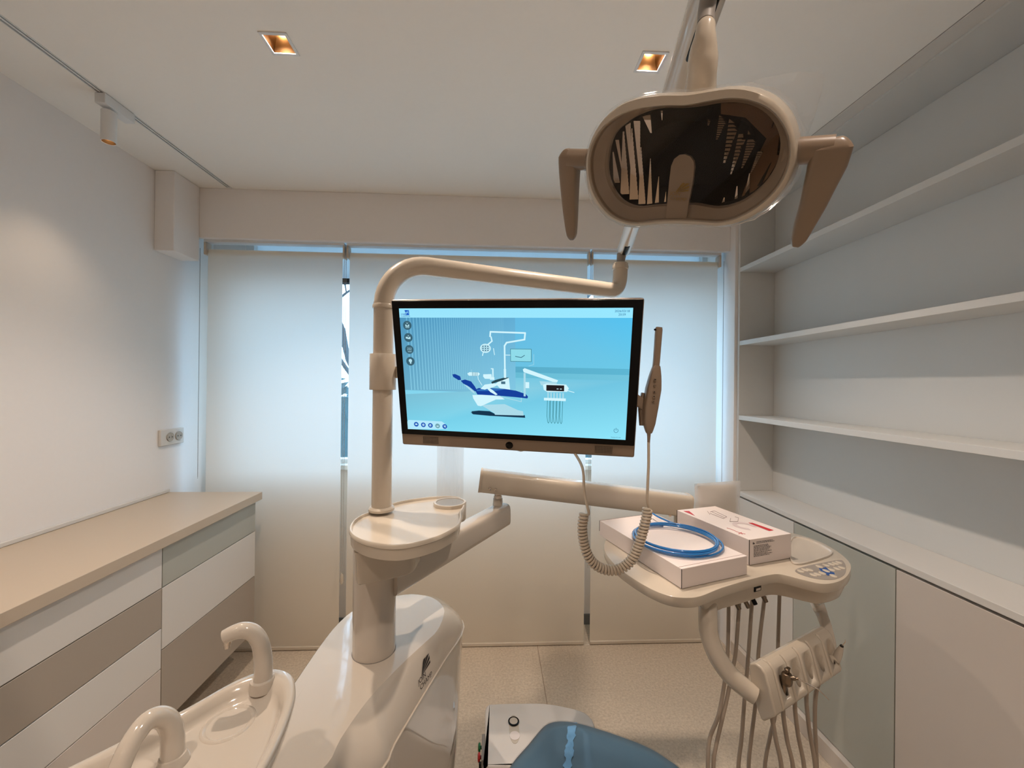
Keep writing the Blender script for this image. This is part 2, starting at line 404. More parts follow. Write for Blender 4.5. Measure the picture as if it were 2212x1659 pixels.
# ================================================================== ROLLER BLINDS
def blind(i, x0, x1, zb, label):
    t = thing('roller_blind', label, 'blind', ((x0+x1)/2, 2.25, 0), 'roller blinds at the window')
    D = 2.25
    mb = MB(); n = 24
    rows = []
    for k in range(n+1):
        z = zb+(2.188-zb)*k/n
        rows.append([Vector((x0, D+0.001*math.sin(k*1.3+i), z)), Vector((x1, D+0.001*math.sin(k*1.3+i+1), z))])
    mb.loft(rows, False, False, closed_ring=False)
    mb.build('fabric', blind_m, t, fix=False)
    bbox((x0, D-0.008, zb-0.012), (x1, D+0.004, zb+0.006)).build('bottom_rail', plas, t, bevel=0.003)
    MB().tube([(x0, D+0.016, 2.172), (x1, D+0.016, 2.172)], 0.014, 20).build('roller_tube', blind_m, t)
    bbox((x0-0.012, D-0.017, 2.224), (x1+0.012, D+0.03, 2.236)).build('head_rail', alu, t)
    for sx in (x0-0.014, x1+0.004):
        mb = MB(); mb.box((sx, D-0.017, 2.155), (sx+0.01, D+0.035, 2.2235)); mb.build('bracket', plas_m, t, bevel=0.004)
    return t
def chain(px, zlow, t, dx=0.006):
    for s in (-dx, dx):
        mb = MB(); z = 2.18; k = 0
        while z > zlow+0.012:
            bmesh.ops.create_icosphere(mb.bm, subdivisions=1, radius=0.0022, matrix=Matrix.Translation((px+s, 2.215, z))); z -= 0.0068
        mb.tube([(px+s, 2.215, 2.18), (px+s, 2.215, zlow)], 0.0006, 5)
        tag(mb.build('bead_chain', pbr('chain_white', S(170, 160, 150), 0.4), t), kind='stuff')
b1 = blind(0, -1.557, -0.838, 0.016, 'left roller blind of the three, beside the drawer cabinets, full length')
b2 = blind(1, -0.800, 0.525, 0.016, 'widest roller blind, the middle one directly behind the monitor and pole')
b3 = blind(2, 0.560, 1.283, 0.016, 'right roller blind of the three, next to the wall shelves')
chain(-1.574, 0.95, b1, 0.0); chain(-0.812, 0.43, b2, 0.005); chain(0.541, 0.45, b3, 0.004); chain(1.299, 0.6, b3, 0.0)
mb = MB(); mb.lathe((-0.812, 2.215, 0.375), (0, 0, 1), [(0.002, 0), (0.008, 0.006), (0.010, 0.02), (0.007, 0.05), (0.003, 0.06)], 14); mb.build('chain_weight', plas, b2)

# ================================================================== CEILING LIGHTS
def downlight(i, x, y, label):
    t = thing('recessed_downlight', label, 'ceiling light', (x, y, H), 'square recessed downlights')
    mb = MB(); o, n_ = 0.0415, 0.033
    for (a, b) in (((x-o, y-o, H-0.003), (x+o, y-n_, H-0.0002)), ((x-o, y+n_, H-0.003), (x+o, y+o, H-0.0002)), ((x-o, y-n_, H-0.003), (x-n_, y+n_, H-0.0002)), ((x+n_, y-n_, H-0.003), (x+o, y+n_, H-0.0002))): mb.box(a, b)
    mb.build('trim_frame', alu, t)
    mb = MB(); N = 48; rings = []
    for k in range(7):
        f = k/6; ring = []
        for j in range(N):
            th = 2*PI*j/N+PI/4; c, s = math.cos(th), math.sin(th); m_ = max(abs(c), abs(s))
            sq = Vector((c/m_, s/m_))*0.033; ci = Vector((c, s))*0.021; p = sq*(1-f)**1.3+ci*(1-(1-f)**1.3)
            ring.append((x+p.x, y+p.y, H-0.001+0.056*f))
        rings.append(ring)
    mb.loft(rings, False, False); mb.build('reflector', gold, t, fix=False)
    mb = MB(); mb.lathe((x, y, H+0.0555), (0, 0, 1), [(0.0215, 0), (0.0215, 0.004)], 24); mb.build('led_lens', white_e, t)
lab = ['square gold lined downlight at the upper left of the ceiling', 'square gold lined downlight in the ceiling beside the dental lamp']
for i, (x, y) in enumerate(DL[:2]): downlight(i, x, y, lab[i])
for i, ((x, y), l_) in enumerate(zip(DL[2:], ('downlight over the spittoon bowl, left of the camera', 'downlight over the foot of the chair, right of the camera', 'downlight behind the camera on the left', 'downlight behind the camera on the right'))): downlight(i+2, x, y, 'square gold lined '+l_)
tr = thing('ceiling_track', 'long slim recessed lighting track along the left of the ceiling', 'lighting track', ((TX0+TX1)/2, 2.19, H))
mb = MB(); mb.box((TX0, YF, H-0.0015), (TX0+0.0035, TYE, H+0.03)); mb.box((TX1-0.0035, YF, H-0.0015), (TX1, TYE, H+0.03)); mb.box((TX0, TYE-0.004, H-0.0015), (TX1, TYE, H+0.03)); mb.box((TX0, YF, H+0.03), (TX1, TYE, H+0.034))
mb.box((TX0+0.0105, YF, H-0.001), (TX1-0.0105, TYE-0.004, H+0.01))
mb.build('channel', alu, tr)
mb = MB()
for a in (TX0+0.0036, TX1-0.0105): mb.box((a, YF, H+0.008), (a+0.007, TYE-0.005, H+0.03))
mb.build('conductor_strips', gap_m, tr)
def track_spot(x, y, label):
    t = thing('track_spotlight', label, 'spotlight', (x, y, H), 'track spotlights')
    MB().box((x-0.018, y-0.035, 2.462), (x+0.018, y+0.085, 2.498)).build('adapter', alu, t, bevel=0.002)
    MB().lathe((x, y, 2.45), (0, 0, 1), [(0.006, 0), (0.006, 0.014)], 14).build('stem', alu, t)
    MB().lathe((x, y, 2.34), (0, 0, 1), [(0.0195, 0), (0.0215, 0.0), (0.022, 0.002), (0.022, 0.11), (0.019, 0.112)], 36, cap0=False).build('barrel', alu, t)
    MB().lathe((x, y, 2.341), (0, 0, 1), [(0.0195, 0), (0.014, 0.02), (0.010, 0.022)], 30, cap0=False, cap1=False).build('reflector_ring', gold, t)
    MB().lathe((x, y, 2.362), (0, 0, 1), [(0.0105, 0), (0.0105, 0.003)], 20).build('led_lens', white_e, t)
track_spot(-1.415, 1.53, 'white cylinder spotlight hanging from the ceiling track near the left wall')
track_spot(-1.415, 0.35, 'white cylinder spotlight on the ceiling track beside the camera')
for o in bpy.data.objects:
    if o.name.startswith('track_beam'): o.location.z = 2.335

# ================================================================== LEFT CABINETS
FX = -1.215
wt = thing('worktop', 'long taupe worktop over the wall hung drawer cabinets', 'worktop', (-1.43, 2.13, 0.86))
bbox((XL+0.002, YF+0.02, 0.862), (-1.192, 2.135, 0.900)).build('slab', lam_top, wt, bevel=0.0015)
bbox((XL+0.001, YF+0.02, 0.9005), (XL+0.012, 2.135, 0.916)).build('upstand', lam_w, wt, bevel=0.002)
def drawer_cab(y0, y1, zs, mats, label):
    t = thing('drawer_cabinet', label, 'cabinet', (-1.43, (y0+y1)/2, 0.19), 'wall hung drawer cabinets on the left')
    bbox((XL+0.002, y0+0.001, 0.192), (FX-0.021, y1-0.001, 0.861)).build('carcass', lam_cab, t)
    for (z0, z1), m in zip(zs, mats):
        bbox((FX-0.02, y0+0.0018, z0+0.0018), (FX, y1-0.0018, z1-0.0018)).build('drawer_front', m, t, bevel=0.001)
ZL = [(0.705, 0.858), (0.557, 0.705), (0.407, 0.557), (0.19, 0.407)]; ZR = [(0.705, 0.858), (0.474, 0.705), (0.19, 0.474)]
drawer_cab(1.538, 2.118, ZR, [lam_sage, lam_w, lam_taupe], 'three drawer cabinet by the blinds, sage top drawer, white middle, taupe bottom')
drawer_cab(0.72, 1.538, ZL, [lam_w, lam_taupe, lam_w, lam_cab], 'four drawer cabinet with a taupe second drawer, left of the sage and white one')
drawer_cab(-0.10, 0.72, ZR, [lam_sage, lam_w, lam_taupe], 'drawer cabinet under the worktop, beside the camera')
# sockets
so = thing('double_socket', 'white double wall socket above the end of the worktop', 'socket', (XL, 2.146, 1.18))
bbox((XL+0.0005, 2.071, 1.142), (XL+0.014, 2.221, 1.224)).build('plate', lam_w, so, bevel=0.003)
for yy in (2.128, 2.184):
    mb = MB(); mb.lathe((XL+0.0145, yy, 1.183), (-1, 0, 0), [(0.0225, -0.003), (0.0215, -0.004), (0.0195, -0.003), (0.0190, 0.0001)], 30); sk = mb.build('socket_well', pbr('socket_grey', S(176, 170, 160), 0.4), so)
    mb = MB()
    for s in (-0.0095, 0.0095): mb.lathe((XL+0.0185, yy+s, 1.183), (1, 0, 0), [(0.0026, 0), (0.0026, 0.0006)], 10)
    mb.build('pin_hole', dark_m, sk)

# ================================================================== RIGHT SHELVES AND CABINETS
RX = 1.345
sh = thing('shelving_unit', 'built in white open shelving covering the right wall', 'shelves', (1.45, 1.0, 0.9))
bbox((1.541, YF+0.02, 0.9005), (1.5585, 2.136, 2.484)).build('back_panel', lam_shelf, sh)
bbox((RX, 2.137, 0.9005), (1.5585, 2.156, 2.493)).build('side_panel', lam_shelf, sh, bevel=0.0008)
bbox((RX, YF+0.02, 2.485), (1.5585, 2.136, 2.4935)).build('top_panel', lam_shelf, sh)
for z in (2.100, 1.697, 1.290):
    bbox((RX, YF+0.02, z), (1.540, 2.136, z+0.024)).build('shelf', lam_shelf, sh, bevel=0.001)
ld = tag(bbox((RX-0.003, YF+0.02, 0.878), (1.5585, 2.156, 0.900)).build('ledge', lam_w, bevel=0.0012), 'long white ledge board under the shelves, over the low cabinets', 'ledge')
ld.name = 'ledge_board'
def low_cab(y0, y1, m, label):
    t = thing('low_cabinet', label, 'cabinet', (1.45, (y0+y1)/2, 0.0), 'low cabinets under the ledge on the right')
    bbox((1.366, y0+0.001, 0.001), (1.5585, y1-0.001, 0.877)).build('carcass', lam_cab if m is lam_w else lam_w, t)
    bbox((RX, y0+0.0018, 0.072), (1.3655, y1-0.0018, 0.868)).build('door', m, t, bevel=0.001)
    bbox((1.323, y0+0.0002, 0.0005), (1.3655, y1-0.0002, 0.069)).build('plinth', lam_cab, t, bevel=0.001)
low_cab(1.728, 2.156, lam_w, 'narrow white cabinet in the corner by the window, right')
low_cab(1.274, 1.728, lam_sage, 'sage green cabinet under the ledge behind the instrument tray')
low_cab(0.820, 1.274, lam_cab, 'large warm white cabinet nearest on the right, low under the ledge')
low_cab(0.366, 0.820, lam_sage, 'sage cabinet under the ledge, level with the camera')

# ================================================================== DENTAL UNIT (housing, post, shelf table)
def poly_at(pts, z): return [atz(u, v, z) for u, v in pts]
def resample_y(P, ys):
    P = sorted(P, key=lambda p: p.y); out = []
    for y in ys:
        if y <= P[0].y: a, b = P[0], P[1]
        elif y >= P[-1].y: a, b = P[-2], P[-1]
        else:
            for i in range(len(P)-1):
                if P[i].y <= y <= P[i+1].y: a, b = P[i], P[i+1]; break
        t = (y-a.y)/(b.y-a.y); out.append(a.x+(b.x-a.x)*t)
    return out
unit = thing('dental_unit', 'glossy cream dental unit housing with round post and shelf table', 'dental unit', (-0.33, 0.95, 0))
ZT, ZC = 0.777, 0.680
Bx = poly_at([(872, 1284), (900, 1283), (932, 1289), (955, 1305), (961, 1324), (946, 1362), (915, 1392), (870, 1434), (800, 1508), (740, 1592), (700, 1659)], ZT)
Cx = poly_at([(952, 1302), (980, 1318), (999, 1340), (1001, 1352), (993, 1374), (960, 1422), (900, 1520), (850, 1605), (822, 1659)], ZC)
bo_l = [(p.x, p.y) for p in Bx]+[(-0.375, 0.66), (-0.385, 0.60), (-0.41, 0.565), (-0.435, 0.57), (-0.448, 0.60), (-0.452, 0.75), (-0.452, 0.95), (-0.449, 1.10), (-0.438, 1.19), (-0.41, 1.262), (-0.36, 1.305)]
co_l = [(p.x, p.y) for p in Cx]+[(-0.325, 0.66), (-0.34, 0.57), (-0.38, 0.53), (-0.44, 0.525), (-0.482, 0.55), (-0.492, 0.62), (-0.494, 0.80), (-0.493, 1.00), (-0.489, 1.14), (-0.474, 1.24), (-0.43, 1.32), (-0.36, 1.362), (-0.28, 1.372)]
def by_angle(P, c, N=140):
    P = catmull([Vector((a, b, 0)) for a, b in P], 8, True); out = []
    # warp y so the long outline is sampled evenly
    A_ = [math.atan2((p.y-c[1])*0.45, p.x-c[0]) for p in P]; m = len(P)
    for k in range(N):
        th = -PI+2*PI*k/N+1e-4; best = None
        for i in range(m):
            a0, a1 = A_[i], A_[(i+1) % m]; da = (a1-a0+PI) % (2*PI)-PI; dt = (th-a0+PI) % (2*PI)-PI
            if abs(da) > 1e-9 and 0 <= dt/da <= 1: best = P[i].lerp(P[(i+1) % m], dt/da); break
        if best is None: best = P[min(range(m), key=lambda q: abs((A_[q]-th+PI) % (2*PI)-PI))]
        out.append((best.x, best.y))
    return out
cH = (-0.385, 1.0)
rb, rcn = by_angle(bo_l, cH), by_angle(co_l, cH)
def mixr(f, z, ins=0.0):
    q = [(a[0]*(1-f)+b[0]*f, a[1]*(1-f)+b[1]*f) for a, b in zip(rb, rcn)]
    if ins: q = offset2(q, ins)
    return [Vector((x, y, z)) for x, y in q]
mb = MB()
mb.loft([mixr(1, 0.02, 0.035), mixr(1, 0.30, 0.016), mixr(1, ZC-0.06, 0.004), mixr(1, ZC-0.012, 0.0008), mixr(1, ZC-0.001, 0.001), mixr(0.97, ZC+0.006, 0), mixr(0.72, ZC+0.033, -0.003), mixr(0.45, ZC+0.058, -0.005), mixr(0.18, ZC+0.081, -0.003),
         mixr(0.03, ZT-0.004, 0), mixr(0, ZT-0.0005, 0.002), mixr(0, ZT, 0.006), mixr(0, ZT+0.001, 0.03)])
mb.build('housing', plas_g, unit, angle=24)
seam_ring = mixr(1, ZC-0.006, -0.0008)
# pale seam along the housing edge
mb = MB(); mb.tube(seam_ring, 0.0026, 8, closed=True); mb.build('seam_strip', plas, unit)
# logo on the sloping face
def logo(center, ax, ay, size, mat, parent, champion=False, name='logo'):
    """square emblem with rays above the two words"""
    mb = MB(); ax = Vector(ax).normalized(); nz = ax.cross(Vector(ay)).normalized(); ay = nz.cross(ax); c = Vector(center)
    P = lambda x, y, h=0.0003: c+ax*(x*size)+ay*(y*size)+nz*h
    def poly(pts): mb.face([P(*p) for p in pts])
    # emblem: square to the upper right, cut by pale rays fanning up from its lower left corner
    sq0, sq1, s0, s1 = -0.05, 0.50, 0.05, 0.56
    def clip(a0, a1):
        out = [(sq0-0.22, s0-0.05)]
        for k in range(7):
            a = a0+(a1-a0)*k/6; dx, dy = math.cos(a), math.sin(a)
            tt = min((sq1-out[0][0])/dx if dx > 1e-6 else 9, (s1-out[0][1])/dy if dy > 1e-6 else 9); out.append((out[0][0]+dx*tt, out[0][1]+dy*tt))
        poly(out)
    for a0, a1 in ((0.16, 0.30), (0.38, 0.55), (0.62, 0.80), (0.84, 1.08)): clip(a0, a1)
    M1 = frame(c+ax*(-0.26*size)+ay*(-0.10*size)+nz*0.0003, ax, ay, size*0.30)
    mb.add_mesh(text_mesh('JOIN'), M1)
    M2 = frame(c+ax*(0.0*size)+ay*(-0.38*size)+nz*0.0003, ax, ay, size*0.30)
    mb.add_mesh(text_mesh('CHAMPION' if champion else 'CHAMP'), M2 if not champion else frame(c+ax*(0.0*size)+ay*(-0.38*size)+nz*0.0003, ax, ay, size*0.20, size*0.26))
    return mb.build(name, mat, parent, smooth=False, fix=False)
pb_, pc_ = mixr(0.45, ZC+0.058, -0.005), mixr(0.72, ZC+0.033, -0.003)
g0 = atz(917, 1452, ZC+0.045); i_ = min(range(len(pb_)), key=lambda k: (pb_[k]-g0).length)
tdir = (pb_[i_+1]-pb_[i_-1]).normalized()
if tdir.y < 0: tdir = -tdir
sdir = (pb_[i_]-pc_[i_]); sdir = (sdir-tdir*sdir.dot(tdir)).normalized(); nn = tdir.cross(sdir).normalized()
if nn.z < 0: nn = -nn
t_ = (pb_[i_]-CAM).dot(nn)/ray(917, 1452).dot(nn); lp = CAM+ray(917, 1452)*t_+nn*0.0012
logo(lp, tdir, sdir, 0.056, logo_m, unit)
# round post
PX, PY = atz(809, 1330, 0.86).x, 1.055
PX = aty(809, 1330, 1.055).x
mb = MB(); mb.lathe((PX, PY, 0.765), (0, 0, 1), [(0.0535, 0), (0.0535, 0.30)], 56); mb.build('post', plas_g, unit)
mb = MB(); mb.lathe((PX, PY, 0.7775), (0, 0, 1), [(0.0548, 0), (0.0548, 0.0015)], 56); mb.build('post_gasket', grey_p, unit)
# shelf table
tp = [(755, 1150), (756, 1137), (764, 1125), (779, 1115), (797, 1108), (842, 1091), (872, 1083), (912, 1077), (945, 1074), (985, 1074), (1004, 1083),
      (1003, 1097), (997, 1107), (997, 1120), (990, 1136), (970, 1150), (941, 1163), (898, 1175), (850, 1181), (800, 1175), (768, 1163)]
TO = [(p.x, p.y) for p in catmull(poly_at(tp, 1.12), 5, True)]
if sum(TO[i][0]*TO[(i+1) % len(TO)][1]-TO[(i+1) % len(TO)][0]*TO[i][1] for i in range(len(TO))) < 0: TO = TO[::-1]
mb = MB(); mb.slab(TO, [(0.012, 1.084), (0.004, 1.088), (0.002, 1.112), (0.0, 1.114), (0.0, 1.121), (0.002, 1.1235), (0.005, 1.1235), (0.0065, 1.121), (0.0075, 1.1165)])
mb.build('shelf_table', plas, unit, angle=40)
# bulging bracket body below the table
bb = [(PX-0.010, PY-0.124), (PX-0.019, PY-0.09), (PX-0.034, PY-0.03), (PX-0.045, PY+0.02), (PX-0.042, PY+0.06), (PX, PY+0.085), (PX+0.07, PY+0.09), (PX+0.115, PY+0.05), (PX+0.120, PY-0.03), (PX+0.108, PY-0.080), (PX+0.05, PY-0.112), (PX+0.005, PY-0.130)]
BO = [(p.x, p.y) for p in catmull([Vector((a, b, 0)) for a, b in bb], 5, True)]
mb = MB(); mb.slab(BO, [(0.025, 1.008), (0.012, 1.006), (0.006, 1.010), (0.004, 1.018), (0.001, 1.078), (-0.002, 1.0845)]); mb.build('bracket_body', plas, unit, angle=40)
# ring and clear cylinder standing in the table
rc = atz(972, 1088, 1.12)
mb = MB(); mb.lathe((rc.x, rc.y, 1.075), (0, 0, 1), [(0.046, 0), (0.0475, 0.004), (0.0475, 0.048), (0.046, 0.051), (0.0405, 0.051), (0.0395, 0.049), (0.0395, 0.02)], 48); mb.build('cup_ring', plas, unit)
mb = MB(); mb.lathe((rc.x, rc.y, 1.097), (0, 0, 1), [(0.0385, 0), (0.0385, 0.27)], 48, cap0=False, cap1=False)
mb.build('clear_cylinder', tube_clear, unit)

MB().lathe((rc.x, rc.y, 1.0955), (0, 0, 1), [(0.040, 0), (0.040, 0.028)], 40).build('cup_seat', pbr('grey_seat', S(150, 152, 152), 0.5), unit)

# ================================================================== LAMP POLE AND OPERATING LAMP
pole = aty(824, 1105, 1.107); lampx, lampy = pole.x, 1.107
lamp = thing('operating_lamp', 'kidney shaped dental operating lamp on a cream pole and long arms', 'dental lamp', (lampx, lampy, 1.124))
R_ = 0.0265
el0 = Vector((lampx, lampy, 0)); ztop = 1.785
kn = aty(1340, 570, 1.43)
hz0 = Vector((lampx, lampy, 1.68))
far = aty(1322, 627, 1.40)
dirh = (Vector((far.x, far.y, 0))-Vector((lampx, lampy, 0))).normalized()
mb = MB(); mb.tube([(lampx, lampy, 1.1255), (lampx, lampy, 1.30), (lampx, lampy, 1.69)], R_, 32); mb.build('pole', plas, lamp)
mb = MB(); mb.lathe((lampx, lampy, 1.1245), (0, 0, 1), [(0.034, 0), (0.034, 0.006), (0.030, 0.011)], 36); mb.build('pole_flange', plas, lamp)
mb = MB(); mb.lathe((lampx, lampy, 1.452), (0, 0, 1), [(0.027, 0), (0.0345, 0.0), (0.0352, 0.001), (0.0352, 0.096), (0.0345, 0.097), (0.027, 0.097)], 40); mb.build('collar', plas, lamp)
mb = MB(); mb.lathe((lampx, lampy, 1.672), (0, 0, 1), [(0.0265, 0), (0.0292, 0.001), (0.0292, 0.009), (0.0275, 0.012)], 36); mb.build('joint_ring', plas, lamp)
# bend, level arm and up turned elbow in one tube
path = [Vector((lampx, lampy, 1.684))]
rad = 0.120
c_b = Vector((lampx, lampy, 1.684))
for k in range(1, 11):
    a = PI/2*k/10; path.append(Vector((lampx, lampy, 1.684))+dirh*(rad*(1-math.cos(a)))+Vector((0, 0, rad*math.sin(a))))
endp = Vector((far.x, far.y, 0)); z0 = 1.684+rad; z1 = far.z
for k in range(1, 9):
    f = k/9; p = path[10].lerp(Vector((far.x, far.y, z1)), f); path.append(p)
top_e = aty(1340, 574, 1.445)
e0 = Vector((far.x, far.y, z1)); dd = (e0-path[10]).normalized()
e1 = Vector((top_e.x, top_e.y, z1+0.0)); ctrl = Vector((top_e.x, top_e.y, z1+0.01))
for k in range(0, 11):
    t = k/10; path.append(e0*(1-t)**2+ctrl*2*t*(1-t)+Vector((top_e.x, top_e.y, z1+0.075))*t*t)
path.append(top_e)
mb = MB(); mb.tube(path, R_*0.98, 32); mb.build('horizontal_arm', plas, lamp, angle=60)
mb = MB(); mb.lathe(top_e-Vector((0, 0, 0.012)), (0, 0, 1), [(0.0262, -0.004), (0.029, -0.002), (0.029, 0.009), (0.0275, 0.012), (0.0275, 0.018), (0.022, 0.0225)], 32); mb.build('elbow_cap', plas, lamp)
# spring arm rising toward the camera
sa = aty(1348, 540, 1.44); sb = aty(1549, -66, 0.50)
fk = MB(); fk.tube([top_e+Vector((0, 0, 0.008)), aty(1343, 548, 1.44)], [0.014, 0.017], 20); fk.build('arm_fork', grey_p, lamp)
ad_ = (sb-sa).normalized()
mb = MB(); mb.tube([sa-ad_*0.02, sa, sa+ad_*0.03, sa.lerp(sb, 0.5), sb-ad_*0.05, sb], [0.020, 0.0235, 0.0245, 0.0245, 0.0245, 0.0235], 28, up=(0, 0, 1)); mb.build('spring_arm', plas_g, lamp)
side = ad_.cross(Vector((0, 0, 1))).normalized(); upv = side.cross(ad_)
for q, nm in ((sa+ad_*0.055-upv*0.0155, 'arm_slot'), (sb-ad_*0.045-upv*0.0165, 'arm_slot')):
    MB().obox(q, ad_, side, (0.085 if q.y > 1 else 0.14, 0.020, 0.020)).build(nm, black_m, lamp, bevel=0.006, seg=3)
# stem that carries the head
st = [aty(1533, -20, 0.515), aty(1526, 25, 0.510), aty(1524, 52, 0.505)]
mb = MB(); mb.tube(st, [0.011, 0.0105, 0.0105], 20); mb.build('stem_joint', grey_p, lamp)
sl = catmull([aty(1525, 40, 0.505), aty(1524, 58, 0.505), aty(1522, 82, 0.507), aty(1519, 112, 0.515), aty(1517, 150, 0.525), aty(1513, 190, 0.54), aty(1508, 250, 0.56)], 5)
mb = MB(); mb.tube(sl, [0.006, 0.0115, 0.0125, 0.016, 0.0185, 0.0185, 0.0205, 0.022], 28); mb.build('stem_sleeve', plas, lamp)
# ---- head
cs = lambda x, y: (1180+x/2.962, y/2.962)
bvec = Vector((0.56, 0.66, 0.50)).normalized(); nrm = -bvec
O = aty(1470, 340, 0.50)
def ring_px(pts, t=0.0, sc=1.0, N=96):
    """outline read from the photo, put on the tilted face plane, t metres behind it"""
    P = [atp(*cs(*p), O, nrm) for p in pts]; P = catmull(P, 8, True); c = CEN
    ang = []
    for p in P:
        d = p-c; ang.append((math.atan2(d.dot(FV), d.dot(FU)), d))
    out = []
    for k in range(N):
        th = -PI+2*PI*k/N+1e-4; best = None; m = len(ang)
        for i in range(m):
            a0, d0_ = ang[i]; a1, d1_ = ang[(i+1) % m]; da = (a1-a0+PI) % (2*PI)-PI; dt = (th-a0+PI) % (2*PI)-PI
            if abs(da) > 1e-9 and 0 <= dt/da <= 1: best = d0_.lerp(d1_, dt/da)
        if best is None: best = min(ang, key=lambda q: abs((q[0]-th+PI) % (2*PI)-PI))[1]
        out.append(c+best*sc+bvec*t)
    return out
FU = (rgt-bvec*rgt.dot(bvec)).normalized(); FV = bvec.cross(FU).normalized()
if FV.z < 0: FV = -FV
CEN = atp(*cs(905, 1010), O, nrm)
bez = [(275, 1040), (300, 920), (370, 810), (480, 733), (600, 694), (750, 676), (900, 672), (1050, 645), (1180, 628), (1300, 640), (1420, 690), (1500, 770), (1550, 870), (1562, 980), (1540, 1090), (1480, 1200), (1380, 1300), (1250, 1380), (1120, 1420), (950, 1412), (760, 1410), (560, 1425), (430, 1385), (340, 1290), (290, 1180)]
gls = [(368, 1020), (400, 880), (480, 790), (600, 722), (720, 694), (860, 692), (980, 680), (1090, 660), (1220, 658), (1340, 690), (1430, 760), (1482, 860), (1490, 960), (1462, 1070), (1400, 1170), (1300, 1262), (1200, 1315), (1080, 1338), (920, 1315), (700, 1325), (560, 1335), (460, 1290), (395, 1200), (368, 1110)]
outr = [(250, 1030), (285, 890), (360, 765), (470, 672), (600, 625), (750, 606), (900, 604), (1050, 580), (1180, 563), (1310, 575), (1430, 625), (1525, 715), (1582, 840), (1598, 980), (1572, 1110), (1505, 1230), (1400, 1335), (1260, 1415), (1120, 1448), (950, 1440), (760, 1438), (545, 1452), (400, 1405), (310, 1310), (262, 1190)]
r_bez = ring_px(bez); r_gls = ring_px(gls)
r_out = ring_px(outr)
def mv(ring, sc, t): return [CEN+(p-CEN)*sc+bvec*t for p in ring]
mb = MB()
mb.loft([mv(r_bez, 0.992, 0.006), mv(r_bez, 0.994, 0.0), mv(r_bez, 1.006, -0.003), mv(r_out, 0.985, -0.002), mv(r_out, 1.0, 0.004), mv(r_out, 1.03, 0.016), mv(r_out, 1.04, 0.032), mv(r_out, 1.01, 0.050), mv(r_out, 0.90, 0.070), mv(r_out, 0.66, 0.086), mv(r_out, 0.3, 0.092)], cap0=False)
mb.build('lamp_head', plas, lamp, angle=70)
mb = MB(); mb.loft([mv(r_bez, 0.994, 0.001), mv(r_bez, 0.985, 0.0015), mv(r_bez, 0.978, 0.004), mv(r_bez, 0.972, 0.006), mv(r_gls, 1.025, 0.0125), mv(r_gls, 1.0, 0.016), mv(r_gls, 0.998, 0.022)], False, False)
mb.build('bezel', plas_t, lamp, angle=25, fix=False)
mb = MB(); mb.face(mv(r_bez, 0.984, 0.0035)); mb.build('lens_cover', lens_m, lamp, smooth=False)
# facetted mirror reflector: upright strips, each cut in small steps
loc2 = [((p-CEN).dot(FU), (p-CEN).dot(FV)) for p in r_gls]
def inside(x, y, P):
    c = False; j = len(P)-1
    for i in range(len(P)):
        if (P[i][1] > y) != (P[j][1] > y) and x < (P[j][0]-P[i][0])*(y-P[i][1])/(P[j][1]-P[i][1])+P[i][0]: c = not c
        j = i
    return c
ux0, ux1 = min(p[0] for p in loc2), max(p[0] for p in loc2); uy0, uy1 = min(p[1] for p in loc2), max(p[1] for p in loc2)
pp = lambda x, y, t=0.0: atp(*cs(x, y), O, nrm)+bvec*t
def facet_strip(x_top, y_top, w_top, x_bot, y_bot, w_bot, steps, side, t, turn, tilt=0.0):
    """one upright mirror strip: one straight edge, the other cut in small steps"""
    mb = MB()
    for k in range(steps):
        f0, f1 = k/steps, (k+1)/steps; ya, yb = y_top+(y_bot-y_top)*f0, y_top+(y_bot-y_top)*f1
        xa = x_top+(x_bot-x_top)*f0; xb = x_top+(x_bot-x_top)*f1; wa = w_top+(w_bot-w_top)*f0
        l0, r0 = (xa, xa+wa) if side > 0 else (xa-wa, xa)
        l1, r1 = (xb, xa+wa+(xb-xa)) if side > 0 else (xa-wa+(xb-xa), xb)
        q = turn*(wa*0.00020); j = (yb-ya)*0.000195*tilt
        mb.face([pp(l0, ya, t-q+j), pp(r0, ya, t+q+j), pp(r1, yb, t+q), pp(l1, yb, t-q)])
    return mb
for (xt, yt, wt_, xb_, yb_, wb_) in ((374, 985, 8, 384, 1190, 40), (392, 905, 22, 437, 1120, 4), (440, 850, 10, 430, 1265, 56), (455, 790, 34, 495, 1110, 4), (497, 830, 6, 490, 1300, 56), (512, 780, 40, 552, 1150, 3), (558, 955, 5, 548, 1330, 46), (566, 740, 52, 622, 860, 8), (622, 1030, 4, 604, 1333, 34), (678, 1150, 3, 655, 1330, 26), (690, 712, 12, 697, 775, 3), (727, 1250, 2, 716, 1318, 12)):
    facet_strip(xt, yt, wt_, xb_, yb_, wb_, 16, 1, 0.030, 0.12, 0.05).build('mirror_facet', refl_m, lamp, smooth=False, fix=False)
for (xt, yt, wt_, xb_, yb_, wb_) in ((1008, 690, 34, 1000, 810, 8), (1080, 742, 66, 1056, 905, 6), (1145, 768, 74, 1105, 1060, 8), (1207, 868, 56, 1152, 1135, 5), (1274, 812, 10, 1268, 870, 50), (1268, 905, 62, 1225, 1095, 6), (1335, 985, 34, 1282, 1135, 5), (1195, 1215, 6, 1182, 1300, 20), (1110, 1290, 6, 1094, 1335, 22), (1278, 1130, 6, 1250, 1275, 30), (1420, 1060, 6, 1330, 1215, 30), (1478, 880, 5, 1462, 1010, 22), (1440, 775, 8, 1425, 830, 4)):
    facet_strip(xt, yt, wt_, xb_, yb_, wb_, 11, 1, 0.030, 0.22, 0.42 if yt < 1000 else 0.1).build('mirror_facet', refl_m, lamp, smooth=False, fix=False)
